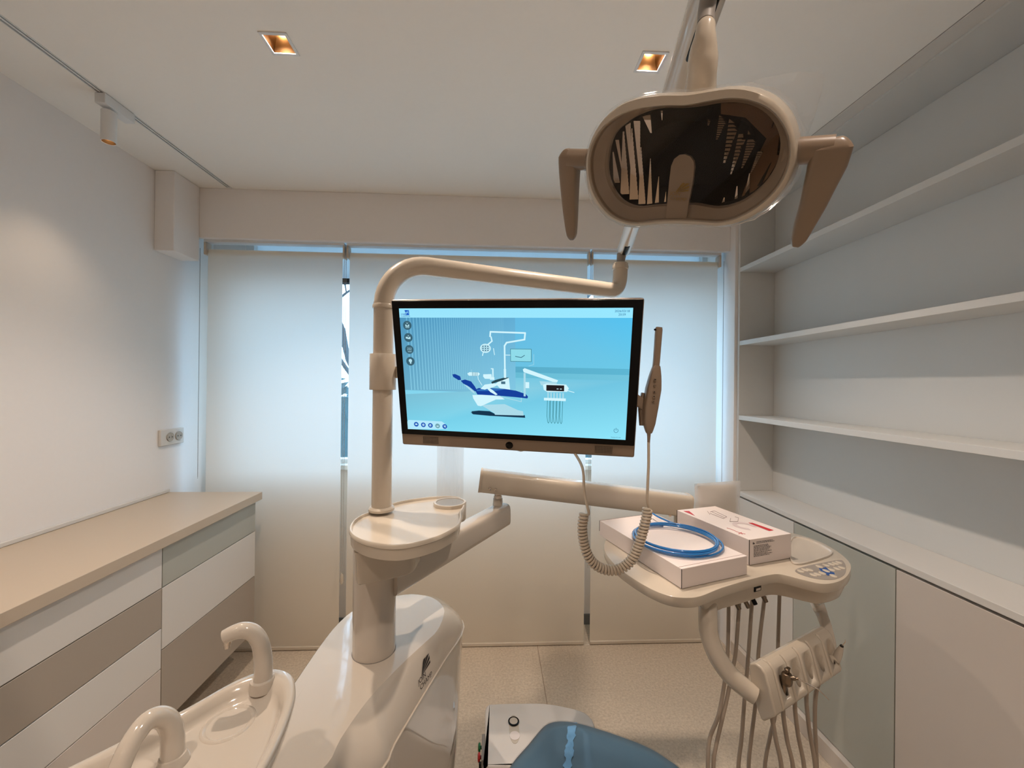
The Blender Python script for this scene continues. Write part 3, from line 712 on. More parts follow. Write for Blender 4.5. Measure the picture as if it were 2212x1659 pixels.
mb = MB(); mb.face([pp(*q, 0.034) for q in ((1085, 662), (1220, 660), (1340, 692), (1430, 765), (1482, 860), (1488, 960), (1462, 1060), (1400, 1165), (1310, 1250), (1225, 1290), (1300, 1080), (1390, 900), (1250, 760), (1085, 735))]); mb.build('outer_mirror', brown_m, lamp, smooth=False)
mb = MB(); mb.loft([mv(r_gls, 1.0, 0.021), mv(r_gls, 0.99, 0.045), mv(r_gls, 0.7, 0.069)], False, True); mb.build('reflector_housing', void_m, lamp, fix=False)
# bridge with badge
tg = [(760, 1402), (768, 1300), (780, 1170), (793, 1065), (812, 1020), (845, 994), (880, 990), (915, 1003), (938, 1035), (942, 1075), (930, 1180), (908, 1290), (893, 1402)]
tgp = [atp(*cs(*p), O, nrm) for p in tg]; mb = MB()
mb.loft([[p+bvec*0.012 for p in tgp], [p+bvec*0.0050 for p in tgp], [CEN+(p-CEN)+bvec*0.0042 for p in tgp]], True, True)
badge = mb.build('center_bridge', plas_t, lamp, angle=40)
LC = atp(*cs(850, 1235), O, nrm)-bvec*(-0.0038)
logo(LC, FU, FV, 0.021, goldink, badge)
# handles
def handle(pivot_px, arm_px, grip_px, widths, dep, toff):
    h = [atp(*cs(*p), O+bvec*toff, nrm) for p in arm_px]
    mb = MB(); mb.tube(h, [0.0145, 0.0145], 24); g = mb.build('handle', plas_t, lamp)
    P = [atp(*cs(*p), O+bvec*toff, nrm) for p in grip_px]
    mb = MB(); mb.tube(catmull(P, 5), widths, 24, flat=(1.0, 0.8), up=tuple(bvec)); mb.build('handle_grip', plas_t, g)
    return g
handle(None, [(330, 1025), (150, 1020)], [(165, 962), (152, 1010), (150, 1100), (152, 1250), (158, 1400), (163, 1500), (165, 1535)], [0.008, 0.0160, 0.0150, 0.0130, 0.0105, 0.0080, 0.0030], 0.5, 0.03)
handle(None, [(1520, 972), (1830, 955)], [(1838, 880), (1826, 945), (1795, 1060), (1752, 1180), (1705, 1310), (1650, 1440), (1615, 1530), (1595, 1578)], [0.009, 0.0195, 0.0190, 0.0165, 0.0140, 0.0112, 0.0085, 0.0035], 0.5, 0.022)
# clear film bag pulled over the head
mb = MB(); rnd = random.Random(5)
def crinkle(ring, sc, t, amp): return [CEN+(p-CEN)*(sc+rnd.uniform(0, amp))+bvec*(t+rnd.uniform(-0.002, 0.002)) for p in ring]
hl = lambda r: r[::2]
mb.loft([crinkle(hl(r_out), 1.004, -0.0005, 0.002), crinkle(hl(r_out), 1.045, 0.012, 0.008), crinkle(hl(r_out), 1.065, 0.03, 0.015), crinkle(hl(r_out), 1.06, 0.05, 0.04), crinkle(hl(r_out), 0.95, 0.075, 0.06)], False, False)
tr_ = [(1300, 520), (1430, 490), (1620, 455), (1782, 470), (1760, 600), (1720, 740), (1670, 880)]
inn = [(1300, 560), (1420, 570), (1520, 620), (1590, 680), (1625, 760), (1650, 830), (1655, 890)]
rr_ = [[atp(*cs(*p), O+bvec*0.055, nrm)+bvec*rnd.uniform(-.004, .004) for p in tr_], [atp(*cs((a[0]+b[0])/2, (a[1]+b[1])/2), O+bvec*0.05, nrm)+bvec*rnd.uniform(-.006, .006) for a, b in zip(tr_, inn)], [atp(*cs(*p), O+bvec*0.045, nrm) for p in inn]]
mb.loft(rr_, False, False, closed_ring=False)
mb.build('film_cover', clear_film, lamp, smooth=True, fix=False)

mb = MB(); rnd = random.Random(8); eo = mv(r_out, 1.032, 0.010); pts_ = []
for k in range(len(eo)):
    p = eo[k]; d = (p-CEN)
    if d.dot(FV) < -0.035: pts_.append(CEN+d*(1+rnd.uniform(-0.006, 0.022))+bvec*rnd.uniform(-0.003, 0.003))
mb.tube(pts_, 0.0006, 5); mb.build('film_hem', pbr('white_film_edge', S(235, 230, 225), 0.2), lamp)

# ================================================================== MONITOR
MC = Vector((0.0362, 0.8335, 1.4928)); a_, b_, g_ = -0.21814, 0.23618, 0.01923
Rm = Matrix.Rotation(a_, 3, 'Z') @ Matrix.Rotation(b_, 3, 'X') @ Matrix.Rotation(g_, 3, 'Y')
MX, MY, MZ = Rm @ Vector((1, 0, 0)), Rm @ Vector((0, 1, 0)), Rm @ Vector((0, 0, 1))   # right, away, up
mon = thing('monitor', 'wide dental monitor showing a blue screen picture of a treatment chair', 'monitor', tuple(MC+MY*0.03))
mp = lambda x, z, y=0.0: MC+MX*x+MY*y+MZ*z
W2, H2 = 0.238, 0.134
x0, x1, z1_, z0_ = -0.2565, 0.2585, 0.152, -0.1745
mb = MB(); mb.obox(mp((x0+x1)/2, (z0_+z1_)/2, 0.021), MX, MY, (x1-x0, 0.034, z1_-z0_)); mb.build('casing', plas_t, mon, bevel=0.004, seg=3)
mb = MB(); mb.obox(mp((x0+x1)/2, (-0.147+0.1495)/2, 0.003), MX, MY, (x1-x0-0.004, 0.004, 0.1495+0.147)); fp = mb.build('front_glass', black_m, mon, bevel=0.001)
mb = MB(); mb.obox(mp(0.02, 0.0, 0.055), MX, MY, (0.20, 0.036, 0.16)); mb.build('back_housing', plas, mon, bevel=0.01, seg=3)
mb = MB(); vb = mp(0.0, 0.0, 0.073); cp = Vector((lampx+0.036, lampy-0.004, 1.50)); mb.tube(catmull([vb, vb+Vector((-0.03, 0.10, 0.0)), cp+Vector((0.08, 0.03, 0)), cp], 6), 0.016, 18); mb.build('mounting_arm', plas, mon)
for cx0 in (-0.187, 0.195):
    mb = MB()
    for i in range(12):
        for j in range(5): mb.obox(mp(cx0+(i-5.5)*0.0031, -0.1595+(j-2)*0.0034, 0.0036), MX, MY, (0.0014, 0.0014, 0.0014))
    tag(mb.build('speaker_holes', dark_m, mon, smooth=False), kind='stuff')
mb = MB(); mb.lathe(mp(-0.0065, -0.1615, 0.0045), -MY, [(0.0085, 0), (0.008, 0.002), (0.006, 0.0026)], 24); mb.build('power_button', black_m, mon)
mb = MB(); mb.lathe(mp(0.017, -0.1745, 0.02), -MZ, [(0.012, -0.002), (0.011, 0.002), (0.006, 0.005)], 24); mb.build('camera_bump', plas_g, mon)

# ---- the picture on the screen: flat coloured shapes in one emissive mesh
scr_m = bpy.data.materials.new('screen_picture'); scr_m.use_nodes = True; n_ = scr_m.node_tree; n_.nodes.clear()
e_ = n_.nodes.new('ShaderNodeEmission'); at_ = n_.nodes.new('ShaderNodeAttribute'); at_.attribute_name = 'Col'; oo = n_.nodes.new('ShaderNodeOutputMaterial')
n_.links.new(at_.outputs['Color'], e_.inputs[0]); n_.links.new(e_.outputs[0], oo.inputs[0]); e_.inputs[1].default_value = 1.0
SV, SF, SCOL = [], [], []
LAY = [0]
# screen coordinates: photo crop pixels of the display, mapped by homography corners -> here simply u 0..1000, v 0..563 (down)
def sp3(u, v, l): return mp(-W2+u/1000*2*W2, H2-v/563*2*H2, 0.0005-0.00006*l-0.0002)
def spoly(pts, col, l=None):
    LAY[0] += 0.08
    l = LAY[0] if l is None else l
    b0 = len(SV)
    for p in pts: SV.append(sp3(p[0], p[1], l))
    SF.append(list(range(b0, b0+len(pts)))); SCOL.append(col if isinstance(col, list) else [col]*len(pts))
def srect(x0, y0, x1, y1, col): spoly([(x0, y0), (x1, y0), (x1, y1), (x0, y1)], col)
def scirc(x, y, r, col, ry=None, n=28): spoly([(x+r*math.cos(2*PI*k/n), y+(ry or r)*math.sin(2*PI*k/n)) for k in range(n)], col)
def sline(pts, w, col):
    for i in range(len(pts)-1):
        (xa, ya), (xb, yb) = pts[i], pts[i+1]; L = math.hypot(xb-xa, yb-ya) or 1; nx, ny = -(yb-ya)/L*w/2, (xb-xa)/L*w/2; ex, ey = (xb-xa)/L*w*.3, (yb-ya)/L*w*.3
        spoly([(xa+nx-ex, ya+ny-ey), (xb+nx+ex, yb+ny+ey), (xb-nx+ex, yb-ny+ey), (xa-nx-ex, ya-ny-ey)], col)
def stext(s, x, y, size, col):
    LAY[0] += 0.08; me = text_mesh(s)
    for p in me.polygons:
        b0 = len(SV)
        for i in p.vertices: SV.append(sp3(x+me.vertices[i].co.x*size, y-me.vertices[i].co.y*size, LAY[0]))
        SF.append(list(range(b0, b0+len(p.vertices)))); SCOL.append([col]*len(p.vertices))
K = lambda r, g, b: S(r, g, b)
srect(0, 0, 1000, 563, [K(96, 178, 214), K(92, 196, 238), K(150, 228, 246), K(142, 220, 240)])
srect(0, 40, 520, 372, [K(78, 146, 184), K(96, 170, 208), K(128, 196, 222), K(104, 168, 196)])       # fluted wall
x = 30
k_ = 0
while x < 470:
    w_ = max(2.2, 9-(x/470)*7.5); srect(x, 40, x+w_*0.45, 372-(x*0.045), [K(112, 182, 214), K(112, 182, 214), K(138, 204, 228), K(138, 204, 228)]); x += w_*1.9
srect(520, 40, 1000, 250, [K(98, 182, 222), K(84, 190, 234), K(106, 196, 226), K(104, 190, 222)])
srect(520, 250, 1000, 276, [K(88, 168, 196), K(92, 178, 206), K(92, 178, 206), K(88, 168, 196)])
srect(520, 276, 1000, 300, [K(102, 184, 208), K(112, 192, 216), K(112, 192, 216), K(102, 184, 208)])
spoly([(0, 392), (520, 352), (520, 300), (1000, 300), (1000, 563), (0, 563)], [K(120, 186, 208), K(134, 202, 222), K(118, 196, 220), K(110, 192, 220), K(140, 224, 244), K(120, 208, 232)])
srect(0, 0, 1000, 40, [K(150, 222, 246), K(148, 226, 250), K(150, 226, 248), K(154, 224, 246)])
WH, WH2, NV, NV2, DK = K(206, 240, 248), K(168, 214, 228), K(22, 62, 152), K(48, 108, 182), K(22, 52, 76)
# chair picture
spoly([(330, 470), (560, 470), (562, 482), (400, 480), (322, 476), (310, 466)], DK)
spoly([(315, 462), (350, 457), (400, 458), (425, 470), (428, 476), (318, 474)], DK)
spoly([(360, 430), (470, 422), (530, 448), (552, 452), (555, 472), (425, 474), (420, 466)], WH2)
spoly([(322, 385), (440, 378), (470, 400), (430, 402), (360, 436), (345, 434), (325, 400)], WH)
sline([(360, 372), (470, 392), (545, 408), (545, 360)], 3, WH2)
spoly([(335, 362), (350, 352), (400, 350), (470, 352), (520, 358), (565, 372), (575, 384), (572, 392), (520, 388), (440, 384), (345, 382)], NV)
spoly([(340, 360), (400, 352), (470, 354), (430, 362), (345, 366)], NV2)
spoly([(270, 320), (290, 314), (318, 322), (335, 345), (344, 362), (335, 368), (310, 348), (280, 332)], NV)
spoly([(283, 336), (300, 342), (330, 368), (335, 380), (322, 372), (300, 352)], WH2)
spoly([(232, 292), (245, 290), (268, 300), (272, 316), (260, 318), (236, 304)], NV)
spoly([(395, 345), (420, 362), (438, 378), (430, 382), (405, 368), (390, 352)], WH)
spoly([(360, 355), (380, 335), (420, 328), (450, 330), (420, 345), (380, 358)], WH)
spoly([(430, 330), (450, 312), (490, 300), (495, 354), (450, 350)], WH)
spoly([(410, 322), (430, 312), (470, 300), (492, 300), (460, 314), (414, 330)], K(40, 70, 80))
srect(455, 318, 474, 330, K(70, 110, 130))
srect(468, 262, 478, 302, WH); sline([(473, 268), (473, 160), (482, 146), (560, 132), (563, 104), (412, 100), (410, 120)], 7, WH); sline([(478, 200), (500, 200)], 3, WH)
spoly([(498, 172), (590, 172), (590, 228), (498, 228)], K(60, 120, 130)); srect(500, 174, 588, 226, K(140, 214, 228)); sline([(520, 205), (545, 210), (560, 200)], 3, K(60, 110, 130)); sline([(600, 195), (600, 240), (578, 246)], 1.6, WH2)
scirc(388, 172, 24, WH, 20); sline([(400, 155), (418, 140), (414, 122)], 6, WH); scirc(388, 172, 20, WH2, 16)
for a in range(3):
    for b in range(3): scirc(377+a*11, 163+b*9, 2.6, K(30, 70, 100))
sline([(378, 190), (374, 204)], 4, WH); sline([(424, 172), (428, 200)], 3, WH)
spoly([(375, 288), (412, 286), (414, 300), (404, 308), (382, 308), (374, 298)], WH); srect(416, 262, 422, 306, WH); srect(410, 260, 422, 264, WH); srect(405, 300, 425, 312, WH)
spoly([(302, 286), (312, 280), (352, 280), (360, 286), (352, 296), (308, 296)], WH); sline([(322, 268), (320, 296)], 1.5, WH2)
for a in range(4): sline([(326+a*7, 280), (326+a*7, 296)], 2, K(70, 120, 140))
sline([(350, 298), (352, 312), (368, 338)], 2.5, WH)
spoly([(552, 262), (560, 256), (705, 306), (702, 314), (690, 316), (556, 274)], WH); sline([(560, 280), (560, 380)], 9, WH2); srect(564, 318, 580, 345, WH)
spoly([(625, 312), (700, 314), (700, 322), (640, 330), (632, 330)], WH2)
spoly([(640, 328), (655, 322), (740, 324), (752, 340), (745, 356), (660, 360), (644, 350)], WH); srect(655, 328, 732, 354, K(36, 30, 32)); srect(700, 343, 708, 346, WH); srect(714, 343, 722, 346, WH)
sline([(745, 350), (775, 358)], 3, WH)
for a in range(6): srect(660+a*13, 362, 666+a*13, 388, WH2)
srect(645, 386, 740, 398, WH)
for a in range(5):
    xa = 660+a*14; pts = [(xa, 398), (xa-1, 470), (xa+2, 496), (xa+6, 502), (xa+9, 494), (xa+11, 400)]; sline(pts, 1.8, K(36, 110, 116))
# icons
def icon(x, y, r, c): scirc(x, y, r, c)
for k, (x, y) in enumerate([(34, 74), (35, 128), (36, 182), (37, 236)]):
    scirc(x, y, 20, K(58, 96, 112)); wc = K(176, 220, 232)
    if k == 0: srect(x-9, y-4, x+9, y+6, wc); srect(x-4, y-4, x+4, y+1, K(58, 96, 112)); srect(x-9, y+9, x+9, y+11, wc); sline([(x-4, y-12), (x, y-7), (x+4, y-12)], 1.5, wc)
    if k == 1: srect(x-12, y-3, x-3, y+5, wc); srect(x-4, y, x+10, y+7, wc); scirc(x+7, y-1, 3, wc); sline([(x-2, y-10), (x, y-5), (x+3, y-10)], 1.5, wc)
    if k == 2:
        for q in (-7, 0, 7): sline([(x+q, y-9), (x+q+2, y-4), (x+q-1, y), (x+q+1, y+5)], 1.6, wc)
        srect(x-8, y+9, x+10, y+11, wc)
    if k == 3: scirc(x, y-3, 8, wc); srect(x-3, y+2, x+4, y+11, wc)
spoly([(0, 526), (6, 517), (170, 517), (184, 526), (196, 552), (150, 556), (0, 563)], K(176, 228, 246))
for k, x in enumerate((44, 79, 114, 149, 184)):
    y = 537+k*1.0; scirc(x, y, 11.5, K(30, 84, 178) if k != 3 else K(110, 160, 172)); wc = K(196, 232, 246)
    if k == 0: spoly([(x-6, y+3), (x-4, y-4), (x+4, y-4), (x+6, y+3)], wc)
    if k == 1: scirc(x, y, 5.5, wc); scirc(x, y, 2.2, K(30, 84, 178))
    if k == 2: srect(x-5, y-5, x+4, y+5, wc); srect(x-1, y-1, x+3, y+3, K(30, 84, 178))
    if k == 3: srect(x-5, y-1, x+5, y+4, wc)
    if k == 4: sline([(x-4, y-5), (x-3, y+1), (x+4, y+5)], 2, wc); scirc(x+2, y-2, 3.2, wc)
# power symbol, version line, date and time, emblem
pc = K(30, 90, 120); px_, py_ = 958, 522
for k in range(20):
    a0, a1 = -PI/2+0.55+k*(2*PI-1.1)/20, -PI/2+0.55+(k+1)*(2*PI-1.1)/20
    sline([(px_+9*math.cos(a0), py_+9*math.sin(a0)), (px_+9*math.cos(a1), py_+9*math.sin(a1))], 1.6, pc)
sline([(px_, py_-12), (px_, py_-1)], 1.8, pc)
stext('2026/03/18', 958, 13, 13, K(20, 96, 150)); stext('20:59', 958, 27, 13, K(20, 96, 150)); stext('Version:V1.4.6', 958, 553, 7, K(40, 90, 110))
stext('JOIN', 17, 25, 8.5, K(24, 90, 170)); stext('CHAMPION', 29, 34, 8.2, K(24, 90, 170))
spoly([(26, 7), (47, 7), (47, 29), (42, 29)] , K(28, 88, 190))
spoly([(26, 7), (47, 7), (47, 29), (24, 29), (18, 28), (30, 18)], K(28, 88, 190))
for k in range(3): sline([(20+k*4, 29), (32+k*4, 17), (45, 10+k*6)], 1.3, K(150, 222, 246))
me = bpy.data.meshes.new('screen'); base = mon.location
me.from_pydata([tuple(Vector(v)-base) for v in SV], [], SF); ca = me.color_attributes.new('Col', 'FLOAT_COLOR', 'CORNER')
li = 0
for poly, cols in zip(me.polygons, SCOL):
    for k in range(poly.loop_total): ca.data[poly.loop_start+k].color = (*cols[k % len(cols)][:3], 1)
me.materials.append(scr_m); so_ = bpy.data.objects.new('screen', me); C.objects.link(so_); so_.parent = mon

# ================================================================== HANDPIECE CAMERA WITH COILED CORD
hc = thing('intraoral_camera', 'taupe wand shaped camera on the right edge of the monitor, with coiled cord', 'camera wand', tuple(aty(1405, 870, 0.80)))
D = 0.80
mb = MB(); mb.tube(catmull([aty(1402, 936, D), aty(1402, 915, D), aty(1405, 880, D), aty(1411, 840, D), aty(1415, 812, D), aty(1418, 790, D)], 6), [0.005, 0.011, 0.0138, 0.0142, 0.011, 0.0065], 24, up=(0, -1, 0), flat=(1, 0.9)); mb.build('grip', plas_t, hc)
mb = MB(); mb.tube([aty(1414, 812, D), aty(1418, 780, D), aty(1423, 712, D), aty(1423.5, 707, D)], [0.0066, 0.0064, 0.0068, 0.0058], 20, up=(0, -1, 0), flat=(1, 0.8)); mb.build('wand', plas_t, hc)
mb = MB(); mb.lathe(aty(1417, 712, D-0.002), -MX, [(0.0022, 0), (0.002, 0.003), (0.001, 0.004)], 10); mb.build('camera_eye', black_m, hc)
for k, (u, v) in enumerate([(1415.5, 820), (1415, 833), (1414, 846), (1413, 857), (1412, 867)]):
    mb = MB(); mb.lathe(aty(u, v, D-0.0135), (0, -1, 0), [(0.0032, 0), (0.0030, 0.0012)], 18); bt = mb.build('button', plas_t, hc)
    mb = MB(); c0 = aty(u, v, D-0.0155); q = 0.0015
    if k == 0: mb.obox(c0, (1, 0, 0), (0, 1, 0), (0.003, 0.0004, 0.0022))
    elif k == 1: mb.add_mesh(text_mesh('OK'), frame(c0, (1, 0, 0), (0, 0, 1), 0.0032))
    elif k == 2: mb.face([c0+Vector((-q, 0, -q)), c0+Vector((q, 0, -q)), c0+Vector((0, 0, q))])
    elif k == 3: mb.face([c0+Vector((-q, 0, q)), c0+Vector((0, 0, -q)), c0+Vector((q, 0, q))])
    else: mb.obox(c0, (1, 0, 1), (0, 1, 0), (0.003, 0.0004, 0.0008))
    mb.build('symbol', dark_m, bt, smooth=False, fix=False)
mb = MB(); a = aty(1368, 881, 0.80); b = aty(1398, 881, 0.808); mb.tube([mp(0.250, -0.047, 0.02), b], 0.0105, 16, flat=(0.35, 1.0), up=(0, 0, 1)); mb.build('holder_bracket', plas_t, hc, angle=50)
mb = MB(); mb.tube([aty(1394, 920, 0.812), aty(1396, 880, 0.815), aty(1400, 850, 0.815)], [0.012, 0.0165, 0.014], 24, flat=(1.0, 0.5), up=(0, -1, 0)); mb.build('holder_cup', plas_t, hc)
mb = MB(); mb.tube([aty(1401.5, 933, D), aty(1401.5, 945, D), aty(1401, 960, D)], [0.0042, 0.0032, 0.0026], 14); mb.build('strain_relief', plas_t, hc)
# cord: straight end, coils, straight end
cord = plas_m
pr = catmull([aty(1401, 955, D), aty(1401, 1000, D), aty(1399, 1050, D), aty(1398, 1080, D), aty(1402, 1098, D+0.004), aty(1405, 1106, D+0.006)], 6)
pl_ = catmull([mp(0.130, -0.17, 0.02), aty(1258, 1010, 0.82), aty(1262, 1060, 0.81), aty(1269, 1095, 0.80), aty(1272, 1108, 0.80), aty(1268, 1114, 0.80)], 6)
core = catmull([aty(u, v, D+dz) for u, v, dz in ((1262, 1110, 0), (1258, 1135, 0), (1260, 1165, 0), (1268, 1195, 0), (1284, 1218, 0), (1310, 1231, 0), (1338, 1229, 0), (1362, 1212, 0), (1378, 1182, 0), (1388, 1150, 0), (1396, 1118, 0), (1399, 1098, 0))], 16)
L = [0]
for i in range(1, len(core)): L.append(L[-1]+(core[i]-core[i-1]).length)
TL = L[-1]; turns = 46; pts = []; m_ = turns*12; j = 0
up_ = Vector((0, -1, 0))
for i in range(m_+1):
    s = TL*i/m_
    while j < len(L)-2 and L[j+1] < s: j += 1
    f = (s-L[j])/(L[j+1]-L[j]); c = core[j].lerp(core[j+1], f); T = (core[min(j+2, len(core)-1)]-core[max(j-1, 0)]).normalized(); N_ = (up_-T*up_.dot(T)).normalized(); B_ = T.cross(N_)
    th = 2*PI*i/12; pts.append(c+(N_*math.cos(th)+B_*math.sin(th))*0.0078)
full = pl_[:-2]+pts+pr[::-1][2:]
mb = MB(); mb.tube(full, 0.0029, 8); mb.build('coiled_cord', cord, hc, angle=80)

# ================================================================== INSTRUMENT TRAY (delivery unit) ON ITS ARM
dt = thing('instrument_tray', 'cream instrument delivery tray on a swing arm with control panel', 'dental tray', tuple(atz(1560, 1200, 0.985)))
d3 = lambda x, y: (1200+x/3.352, 900+y/3.352)
to = [(1306, 1172), (1307, 1192), (1331, 1222), (1367, 1249), (1409, 1273), (1447, 1287), (1483, 1291), (1515, 1287), (1558, 1270), (1618, 1252), (1672, 1240), (1700, 1243), (1735, 1252), (1782, 1261), (1820, 1252), (1837, 1233), (1835, 1214), (1808, 1190), (1767, 1168), (1707, 1150), (1640, 1138), (1560, 1130), (1480, 1128), (1400, 1134), (1340, 1146), (1316, 1158)]
ZY = 0.985
TP = [(p.x, p.y) for p in catmull(poly_at(to, ZY), 5, True)]
if sum(TP[i][0]*TP[(i+1) % len(TP)][1]-TP[(i+1) % len(TP)][0]*TP[i][1] for i in range(len(TP))) < 0: TP = TP[::-1]
mb = MB(); mb.slab(TP, [(0.010, ZY-0.0255), (0.003, ZY-0.0250), (0.0005, ZY-0.022), (0.0, ZY-0.003), (0.0006, ZY-0.0008), (0.002, ZY)]); mb.build('tabletop', plas_m if False else plas, dt, angle=40)
ub = [(1510, 1272), (1548, 1266), (1600, 1253), (1660, 1237), (1700, 1240), (1750, 1251), (1788, 1256), (1824, 1244), (1826, 1215), (1790, 1190), (1740, 1170), (1640, 1150), (1560, 1160), (1500, 1190), (1480, 1225)]
UO = [(p.x, p.y) for p in catmull(poly_at(ub, ZY-0.01), 5, True)]
if sum(UO[i][0]*UO[(i+1) % len(UO)][1]-UO[(i+1) % len(UO)][0]*UO[i][1] for i in range(len(UO))) < 0: UO = UO[::-1]
cU = (sum(p[0] for p in UO)/len(UO), sum(p[1] for p in UO)/len(UO))
mb = MB(); mb.loft([[Vector((cU[0]+(a-cU[0])*f, cU[1]+(b-cU[1])*f, z)) for a, b in UO] for f, z in ((0.84, ZY-0.074), (0.89, ZY-0.073), (0.945, ZY-0.066), (0.985, ZY-0.046), (1.0, ZY-0.0248))]); mb.build('underbody', plas, dt, angle=40)
# raised rim of the well
rim = [(1722, 874), (1805, 884), (1900, 920), (1975, 960), (2008, 985), (1990, 1012), (1930, 1036), (1850, 1060), (1770, 1076), (1712, 1064), (1692, 1010), (1690, 930)]
RP = [(p.x, p.y) for p in catmull(poly_at([d3(*p) for p in rim], ZY), 5, True)]
if sum(RP[i][0]*RP[(i+1) % len(RP)][1]-RP[(i+1) % len(RP)][0]*RP[i][1] for i in range(len(RP))) < 0: RP = RP[::-1]
mb = MB(); o1 = RP; rings = []
cR = (sum(p[0] for p in RP)/len(RP), sum(p[1] for p in RP)/len(RP))
for f, z in ((1.0, ZY+0.0002), (1.0, ZY+0.0035), (0.985, ZY+0.005), (0.93, ZY+0.005), (0.90, ZY+0.001), (0.87, ZY+0.0006)): rings.append([Vector((cR[0]+(a-cR[0])*f, cR[1]+(b-cR[1])*f, z)) for a, b in RP])
mb.loft(rings, False, True); mb.build('well_liner', plas_g, dt, angle=40)
# control panel
pn = [(1735, 1112), (1800, 1085), (1920, 1060), (2050, 1038), (2085, 1048), (2102, 1085), (2100, 1130), (2070, 1160), (2020, 1178), (1950, 1181), (1850, 1166), (1770, 1140)]
mb = MB(); PP = catmull(poly_at([d3(*p) for p in pn], ZY+0.0006), 4, True); mb.loft([[p-Vector((0, 0, 0.0005)) for p in PP], PP]); cp_ = mb.build('control_panel', pad_m, dt, angle=30)
st_ = [(1905, 1095), (1930, 1100), (1955, 1088), (1970, 1100), (1990, 1120), (2018, 1128), (2022, 1142), (1995, 1142), (1975, 1152), (1955, 1140), (1930, 1128), (1915, 1110)]
mb = MB(); mb.face([atz(*d3(*p), ZY+0.0012) for p in st_]); mb.build('blue_marking', blue_p, cp_, smooth=False)
btn = [(1775, 1118), (1805, 1108), (1840, 1108), (1868, 1145), (1898, 1140), (1910, 1084), (1960, 1075), (1998, 1068), (2026, 1062), (2052, 1055), (2040, 1100), (2072, 1092), (1960, 1116), (1998, 1108), (1932, 1132), (2012, 1152)]
for p in btn:
    c = atz(*d3(*p), ZY+0.0013); mb = MB(); mb.slab([(c.x+0.0075*math.cos(a*PI/12), c.y+0.0095*math.sin(a*PI/12)) for a in range(24)], [(0, ZY+0.0006), (0.0003, ZY+0.0016), (0.001, ZY+0.0019)])
    b0 = mb.build('button', plas, cp_)
# front display chip on the edge, connectors
c = aty(1633, 1272, 1.0); fx = Vector((0.93, 0.37, 0)).normalized()
q0 = atz(1633, 1272, ZY-0.045)
MB().obox(q0+Vector((0.004, 0.006, 0)), fx, Vector((-0.37, 0.93, 0)), (0.028, 0.012, 0.015)).build('gauge_window', black_m, dt, bevel=0.002)
MB().obox(q0+Vector((0.004, 0.005, -0.001)), fx, Vector((-0.37, 0.93, 0)), (0.018, 0.012, 0.006)).build('gauge_scale', chrome, dt)
for (u, v, m) in ((1592, 1306, brass), (1612, 1303, brass), (1627, 1296, black_m), (1650, 1291, brass)):
    a = atz(u, v, ZY-0.083)
    mb = MB(); ddn = Vector((0.25, -0.45, -0.75)).normalized(); mb.lathe(a-ddn*0.014, ddn, [(0.0058, 0), (0.0058, 0.024), (0.0048, 0.026)], 16); mb.build('knob', m, dt)
# swing arm from the post
def rr_arm(P, hw, hh, name, mat, n=32):
    mb = MB(); mb.tube(P, 1.0, n, flat=(hw, hh), up=(0, 0, 1)); return mb.build(name, mat, dt, angle=50, bevel=0)
A1 = aty(1082, 1118, 1.47); A1.z = 0.990
A0 = Vector((PX+0.055, PY+0.02, 0.965))
dA = (A1-A0).normalized()
rr_arm([A0-dA*0.03, A0.lerp(A1, 0.3), A0.lerp(A1, 0.7), A1-dA*0.02, A1+dA*0.012, A1+dA*0.018], 0.031, 0.041, 'lower_arm', plas_g)
K0 = Vector((A1.x-0.012, A1.y, 1.02))
mb = MB(); mb.lathe((K0.x, K0.y, 1.022), (0, 0, 1), [(0.021, 0), (0.019, 0.004), (0.0175, 0.03), (0.0165, 0.032)], 28); mb.build('knuckle', plas_g, dt)
mb = MB(); mb.lathe((K0.x, K0.y, 1.052), (0, 0, 1), [(0.0155, 0), (0.0155, 0.012), (0.014, 0.014), (0.014, 0.032)], 24); mb.build('pivot_pin', chrome, dt)
U0 = aty(1040, 1037, 1.45); U1 = aty(1484, 1091, 1.44)
dU = (U1-U0).normalized()
rr_arm([U0, U0+dU*0.004, U0.lerp(U1, 0.5), U1-dU*0.004, U1], 0.036, 0.040, 'upper_arm', plas)
for q in (U0, U1): MB().tube([q-dU*0.0062*(1 if q is U0 else -1), q+dU*0.001*(1 if q is U0 else -1)], 1.0, 32, flat=(0.037, 0.041), up=(0, 0, 1)).build('arm_end_cap', plas_m, dt)
for (u, v) in ((1058, 1055.5), (1070, 1057.5), (1447, 1113)):
    c = aty(u, v, 1.45-0.038); MB().lathe(c, (0, -1, 0), [(0.0055, 0), (0.005, 0.003), (0.002, 0.004)], 14).build('screw', chrome, dt)
mb = MB(); mb.lathe(U1+Vector((-0.03, -0.01, -0.05)), (0, 0, 1), [(0.022, -0.03), (0.022, 0.03)], 24); mb.build('tray_pivot', plas, dt)
# brackets that carry the instrument holder
lt = catmull([atz(1530, 1285, ZY-0.05), aty(1529, 1330, 0.965), aty(1532, 1372, 0.955), aty(1548, 1415, 0.94), aty(1575, 1455, 0.925), aty(1607, 1484, 0.912), aty(1632, 1502, 0.90)], 6)
mb = MB(); mb.tube(lt, [0.0215, 0.0215, 0.021, 0.0215, 0.021, 0.020], 28); mb.build('holder_bracket', plas, dt)
rt = catmull([atz(1758, 1285, ZY-0.06), aty(1768, 1310, 1.09), aty(1782, 1345, 1.07), aty(1794, 1385, 1.055), aty(1797, 1410, 1.045)], 6)
mb = MB(); mb.tube(rt, [0.018, 0.015, 0.012, 0.011], 20, flat=(1, 0.6), up=(0, -1, 0)); mb.build('holder_bracket', plas_g, dt)
